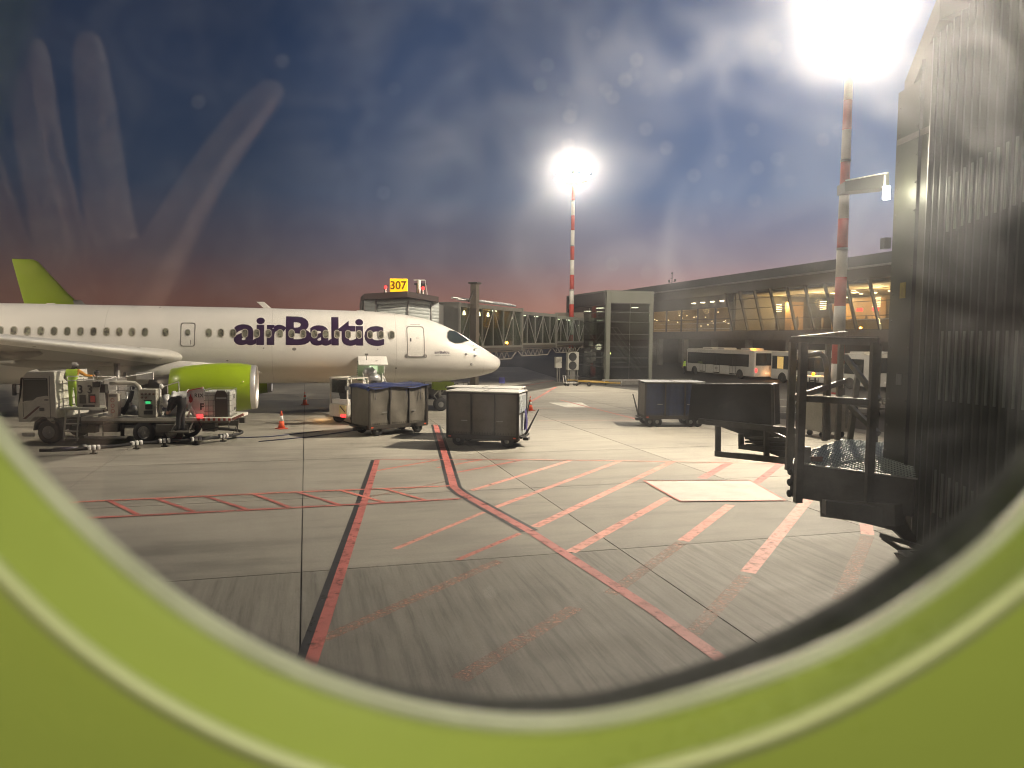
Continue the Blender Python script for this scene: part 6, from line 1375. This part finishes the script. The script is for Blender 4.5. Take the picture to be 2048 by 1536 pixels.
# slats
slm = mat('slat_olive', (.070, .082, .058), .42, .25, .15, 3, rnd=.12); slot = mat('slat_lit_gap_paint', (.24, .28, .22), .35, .2, .12, 4);  # pale strip tone stands in for light shining between the slats
cx0, cy0 = W1.x - .02, W1.y + .02; nS = 44; pos = []; ang = R(-86)
px_, py_ = cx0, cy0
sl0 = None; ins = []
for k in range(nS):
    ang2 = ang + R(.55 * k); dx, dy = math.cos(ang2) * .082, math.sin(ang2) * .082
    zb = 2.34 - .030 * k + .0002 * k * k; zt = 6.6 + .02 * k
    n_ = Vector((-dy, dx, 0)).normalized() * -1.0
    n_ = Vector((dy, -dx, 0)).normalized()
    # n_ points to the camera side (-x)
    if n_.x > 0: n_ = -n_
    a = Vector((px_, py_, 0)); b = a + Vector((dx, dy, 0))
    prof2 = [a, a + (b - a) * .10 + n_ * .018, a + (b - a) * .5 + n_ * .030, a + (b - a) * .84 + n_ * .018, a + (b - a) * .93]
    mb = MB(); mb.loft([[p + Vector((0, 0, z)) for p in prof2] + [p + Vector((0, 0, z)) - n_ * .012 for p in reversed(prof2)] for z in (zb, zt)], smooth=False)
    mb.build('curtain_slat', slm, JB)
    if k > 2:
        c1_ = a + (b - a) * .84 + n_ * .020; c2_ = a + (b - a) * .10 + n_ * .019 + (b - a) * 1.0
        for (z0, z1) in ((4.94 + .012 * k, 5.36 + .018 * k), (3.62 - .0 * k, 4.18), (2.74 - .018 * k, 3.10 - .018 * k)):
            m3 = MB(); w_in = n_ * .008; m3.prism([c1_ - (b - a) * .22 + Vector((0, 0, z0)), c1_ + (b - a) * .02 + Vector((0, 0, z0)), c1_ + (b - a) * .02 + Vector((0, 0, z1)), c1_ - (b - a) * .22 + Vector((0, 0, z1))], w_in); m3.build('slat_lit_gap', slot, JB)
    px_, py_ = b.x, b.y
# fixings, cable, placards on the cab side
for k in range(16):
    z = 2.6 + .24 * k
    for f in (.06, .56): MB().ell((W0.x + (W1.x - W0.x) * f, W0.y + (W1.y - W0.y) * f - .012, z), (.010, .008, .010), 6, 4).build('bolt', GREYM, JB)
MB().tube([(W0.x + .10, W0.y - .14, 6.2), (W0.x + .11, W0.y - .15, 5.2), (W0.x + .09, W0.y - .14, 4.3), (W0.x + .12, W0.y - .16, 3.4), (W0.x + .10, W0.y - .14, 2.6)], .011, 6).build('side_cable', BLACK, JB)
for z, h, c in ((4.55, .14, mat('placard_yellow', (.40, .30, .04), .5, 0, .15, 20)), (3.75, .10, LGREY)):
    MB().box((W0.x + (W1.x - W0.x) * .32, W0.y + (W1.y - W0.y) * .32 - .03, z), (.09, .01, h), rz=math.atan2(W1.y - W0.y, W1.x - W0.x)).build('placard', c, JB)
for z in (5.9, 2.62): MB().bar((W0.x + .01, W0.y - .02, z), (W1.x, W1.y - .02, z - .02), .03, .05).build('panel_batten', PM, JB)
MB().tube([(W1.x - .04, W1.y, 2.40), (W1.x - .02, W1.y - .5, 2.22), (W1.x, W1.y - 1.2, 2.02), (W1.x + .02, W1.y - 2.2, 1.7)], .025, 6).build('curtain_edge_cable', STEEL, JB)
MB().prism([(W1.x - .03, W1.y + .1, 2.25), (W1.x + .0, W1.y - 1.0, 2.02), (W1.x + .1, W1.y - 3, 1.3), (W1.x + .1, W1.y - 3, .9), (W1.x + .02, W1.y - .6, 1.72)], (.1, 0, 0)).build('curtain_sill', PM, JB)
# lamp arm, box
MB().prism([at(1690, 363, 7.2), at(1778, 345, 6.8), at(1778, 374, 6.8), at(1690, 383, 7.2)], (.02, .22, 0)).build('lamp_arm', mat('lamp_arm_paint', (.045, .045, .04), .45, .2, .1), JB)
MB().bar(at(1692, 361, 7.2), at(1776, 345, 6.8), .02, .01).build('rail_cap', PE, JB)
lp = at(1773, 386, 6.75); MB().cyl(lp + Vector((0, 0, -.055)), lp + Vector((0, 0, .055)), .03, 12).build('arm_lamp', mat('arm_lamp_glow', (1, 1, .85), .4, 0, 0, emit=(1, .97, .72), estr=60), JB)
MB().bar(lp + Vector((-.02, 0, .05)), lp + Vector((-.02, 0, .16)), .012).build('lamp_bracket', PE, JB)
MB().box(at(1771, 487, 6.9), (.06, .08, .10)).build('junction_box', BLACK, JB)
lamp('arm_lamp_light', 'POINT', lp + Vector((-.10, -.02, 0)), 9, (1, .95, .75), .04)

# ------------------------------------------------------------------ aircraft window the photograph is taken through
WS = thing('cabin_window_surround', 'rounded lime green cabin window surround close to the viewer, sweeping across the bottom', 'window surround', (0, .22, 4.1))
CX, CY = 1120, 250
C2 = [(-60, 770), (0, 855), (135, 995), (275, 1130), (400, 1220), (500, 1285), (600, 1333), (700, 1370), (800, 1400), (900, 1422), (1024, 1436), (1200, 1430), (1424, 1365), (1724, 1255), (1850, 1170), (2048, 1010)]
C3 = [(-200, 900), (0, 1145), (100, 1245), (200, 1330), (300, 1392), (400, 1448), (500, 1497), (575, 1530), (800, 1590), (1000, 1606), (1200, 1575), (1324, 1530), (1474, 1500), (1624, 1440), (1774, 1360), (1924, 1270), (2048, 1170), (2200, 1040)]
gapf = pch([20, 45, 60, 75, 95, 120, 160], [58, 80, 72, 52, 38, 16, 2])   # gasket width by direction (degrees, 90 = straight down)
def radial(pts):
    pa = sorted((math.degrees(math.atan2(y - CY, x - CX)), math.hypot(x - CX, y - CY)) for x, y in pts)
    lo, hi = pa[0], pa[-1]
    an = [-90] + [0] + [p[0] for p in pa] + [180, 270]; rd = [1050] + [1150] + [p[1] for p in pa] + [1330, 1050]
    if an[2] <= an[1] + 3: an.pop(1); rd.pop(1)
    return pch(an, rd)
f2 = radial(C2); f3 = radial(C3); NN = 144
def smoothed(fn, it):
    v = [fn(-90 + 360 * k / 144) for k in range(144)]
    for _ in range(it): v = [.25 * v[k - 1] + .5 * v[k] + .25 * v[(k + 1) % 144] for k in range(144)]
    return lambda a: v[int(round((a + 90) / 2.5)) % 144]
f2 = smoothed(f2, 10); f3 = smoothed(f3, 10)
def ring(fn, Yd, extra=0.0):
    out = []
    for k in range(NN):
        a = -90 + 360 * k / NN; r_ = fn(a) + (extra(a) if callable(extra) else extra)
        # ease the join of the two ends at the top
        p = at(CX + r_ * math.cos(R(a)), CY + r_ * math.sin(R(a)), Yd); out.append(p - Vector((0, .22, 4.1)))
    return out
def gap(a): return -gapf(a if a < 200 else 160)
gk = MB(); gk.loft([ring(f2, .262, lambda a: gap(a) * .98), ring(f2, .244, gap), ring(f2, .236, lambda a: gap(a) * .55), ring(f2, .228, -6)], caps=False); gk.build('window_gasket', mat('gasket_dark', (.014, .017, .009), .8, 0, .1), WS)
gl = MB(); gl.loft([ring(f2, .2278, -8), ring(f2, .2235, 0), ring(f2, .2225, 12), ring(f2, .2215, 30)], caps=False); gl.build('bezel_bead', mat('bezel_bead', (.62, .66, .40), .28, 0, .03), WS)  # cream edge glint put into the bead's colour
GRN = mat('cabin_lime_plastic', (.38, .47, .085), .27, 0, .03, 6, .02, 200)
md = lambda t: (lambda a: (f3(a) - f2(a)) * t)
rv = MB(); rings_ = [ring(f2, .2215, 29)] + [ring(f2, .2215 - .0165 * t, (lambda t: lambda a: 30 + (f3(a) - f2(a) - 53) * t)(t)) for t in (.15, .35, .6, .8, 1.0)]
rv.loft(rings_, caps=False); rv.build('inner_reveal', GRN, WS)
cr = MB(); cr.loft([ring(f3, .2050, -24), ring(f3, .2022, -14), ring(f3, .2005, -2), ring(f3, .2012, 10), ring(f3, .203, 22)], caps=False); cr.build('reveal_crease', mat('crease_highlight_lime', (.66, .72, .32), .25, 0, .02), WS)  # crease coloured paler than the panel, standing in for its highlight
ot = MB(); ot.loft([ring(f3, .203, 21), ring(f3, .2020, 90), ring(f3, .201, 170), ring(f3, .200, 300), ring(f3, .199, 420), ring(f3, .199, 470)], caps=False); ot.build('outer_panel', GRN, WS)
# pane: a real sheet of acrylic, a little dirty, filling the opening
pm = bpy.data.materials.new('acrylic_pane'); pm.use_nodes = True; t = pm.node_tree; t.nodes.clear()
o_ = t.nodes.new('ShaderNodeOutputMaterial'); tr = t.nodes.new('ShaderNodeBsdfTransparent'); gs = t.nodes.new('ShaderNodeBsdfGlossy'); gs.inputs['Roughness'].default_value = .0
mi = t.nodes.new('ShaderNodeMixShader'); mi.inputs[0].default_value = .042; t.links.new(tr.outputs[0], mi.inputs[1]); t.links.new(gs.outputs[0], mi.inputs[2]); t.links.new(mi.outputs[0], o_.inputs[0])
VOL = True
if VOL:
    c = t.nodes.new('ShaderNodeTexCoord')
    def dirt(scale, dist, stops, dens, g):
        n = t.nodes.new('ShaderNodeTexNoise'); n.inputs['Scale'].default_value = scale; n.inputs['Detail'].default_value = 4; n.inputs['Roughness'].default_value = .6; n.inputs['Distortion'].default_value = dist
        t.links.new(c.outputs['Object'], n.inputs['Vector']); r_ = ramp(t, stops); t.links.new(n.outputs[0], r_.inputs[0])
        ml = t.nodes.new('ShaderNodeMath'); ml.operation = 'MULTIPLY'; ml.inputs[1].default_value = dens; t.links.new(r_.outputs[0], ml.inputs[0])
        v = t.nodes.new('ShaderNodeVolumeScatter'); v.inputs['Anisotropy'].default_value = g; v.inputs['Color'].default_value = (.92, .94, 1, 1); t.links.new(ml.outputs[0], v.inputs['Density']); return v
    v1 = dirt(34, 1.0, [(.38, .15), (.52, .5), (.68, 1.25)], 68, .83); v2 = dirt(26, .4, [(.38, .45), (.6, 1.0)], 37, .972)
    ad = t.nodes.new('ShaderNodeAddShader'); t.links.new(v1.outputs[0], ad.inputs[0]); t.links.new(v2.outputs[0], ad.inputs[1]); t.links.new(ad.outputs[0], o_.inputs['Volume'])
pn = MB(); ro = ring(f2, .2210, 33); ri = [p + Vector((0, -.0015, 0)) for p in ro]; pn.loft([ro, ri], smooth=False); pn.build('window_pane', pm, WS)

# dust on the pane: small flakes, far out of focus
dm = bpy.data.materials.new('dust_flakes'); dm.use_nodes = True; t = dm.node_tree; t.nodes.clear(); o_ = t.nodes.new('ShaderNodeOutputMaterial'); tr = t.nodes.new('ShaderNodeBsdfTranslucent'); tr.inputs[0].default_value = (.9, .9, .85, 1); t.links.new(tr.outputs[0], o_.inputs[0])
du = MB(); rd = random.Random(11)
for k in range(64):
    if k < 44: x, y = 1080 + rd.random() * 680, 60 + rd.random() * 520
    else: x, y = 300 + rd.random() * 1300, 60 + rd.random() * 1200
    c = at(x, y, .2213) - Vector((0, .22, 4.1)); r_ = .00022 + .00026 * rd.random(); n_ = 7
    du.add([c + Vector((r_ * math.cos(2 * math.pi * i / n_) * (1 + .3 * rd.random()), 0, r_ * math.sin(2 * math.pi * i / n_))) for i in range(n_)], [tuple(range(n_))])
o = du.build('pane_dust', dm, WS, fix=False); o['kind'] = 'stuff'

# ------------------------------------------------------------------ the photographer's raised hand, seen only as a reflection in the pane
def hand_at(D):
    """mirror image of a place seen in the pane at depth D"""
    return lambda x, y, dz=0.0: (lambda p: Vector((p.x, 2 * .2196 - p.y, p.z)))(at(x, y, D + dz))
hq = hand_at(.56); HT = thing('hand', 'raised open hand reflected faintly in the upper left of the window pane', 'hand', (0, 0, 0))
FM = mat('hand_skin', (.55, .42, .33), .55, 0, .08, 14)
hb_ = MB()
def fing(pts, r): hb_.tube([hq(x, y) for x, y in pts], r, 12)
fing([(150, 600), (110, 440), (85, 330), (70, 240), (62, 150), (58, 85), (56, 66)], [.022, .018, .0165, .0155, .0145, .011, .004])
fing([(230, 560), (215, 420), (200, 300), (190, 210), (180, 130), (176, 78), (175, 60)], [.022, .0165, .015, .014, .012, .0095, .004])
fing([(260, 620), (330, 500), (385, 400), (440, 310), (500, 230), (548, 178), (560, 166)], [.026, .019, .0165, .0145, .013, .010, .004])
fing([(60, 640), (0, 470), (-30, 370), (-50, 280), (-62, 200), (-66, 150)], [.022, .0165, .015, .014, .012, .004])
fing([(10, 700), (-90, 560), (-130, 480), (-160, 400), (-180, 350)], [.02, .0145, .013, .011, .004])
p0, p1 = hq(150, 560), hq(120, 980); hb_.loft([[Vector((c.x + w * math.cos(a), c.y + d * math.sin(a), c.z)) for a in np.linspace(0, 2 * math.pi, 20, endpoint=False)] for c, w, d in ((p0.lerp(p1, 0), .044, .012), (p0.lerp(p1, .2), .05, .017), (p0.lerp(p1, .5), .046, .019), (p0.lerp(p1, .8), .034, .017), (p0.lerp(p1, 1.2), .028, .02), (p0.lerp(p1, 2.2), .032, .026))])
ho = hb_.build('palm_and_fingers', FM, HT)
rm_ = ho.modifiers.new('remesh', 'REMESH'); rm_.mode = 'VOXEL'; rm_.voxel_size = .0028; rm_.use_smooth_shade = True; sm_ = ho.modifiers.new('smooth', 'SMOOTH'); sm_.iterations = 6; sm_.factor = .6
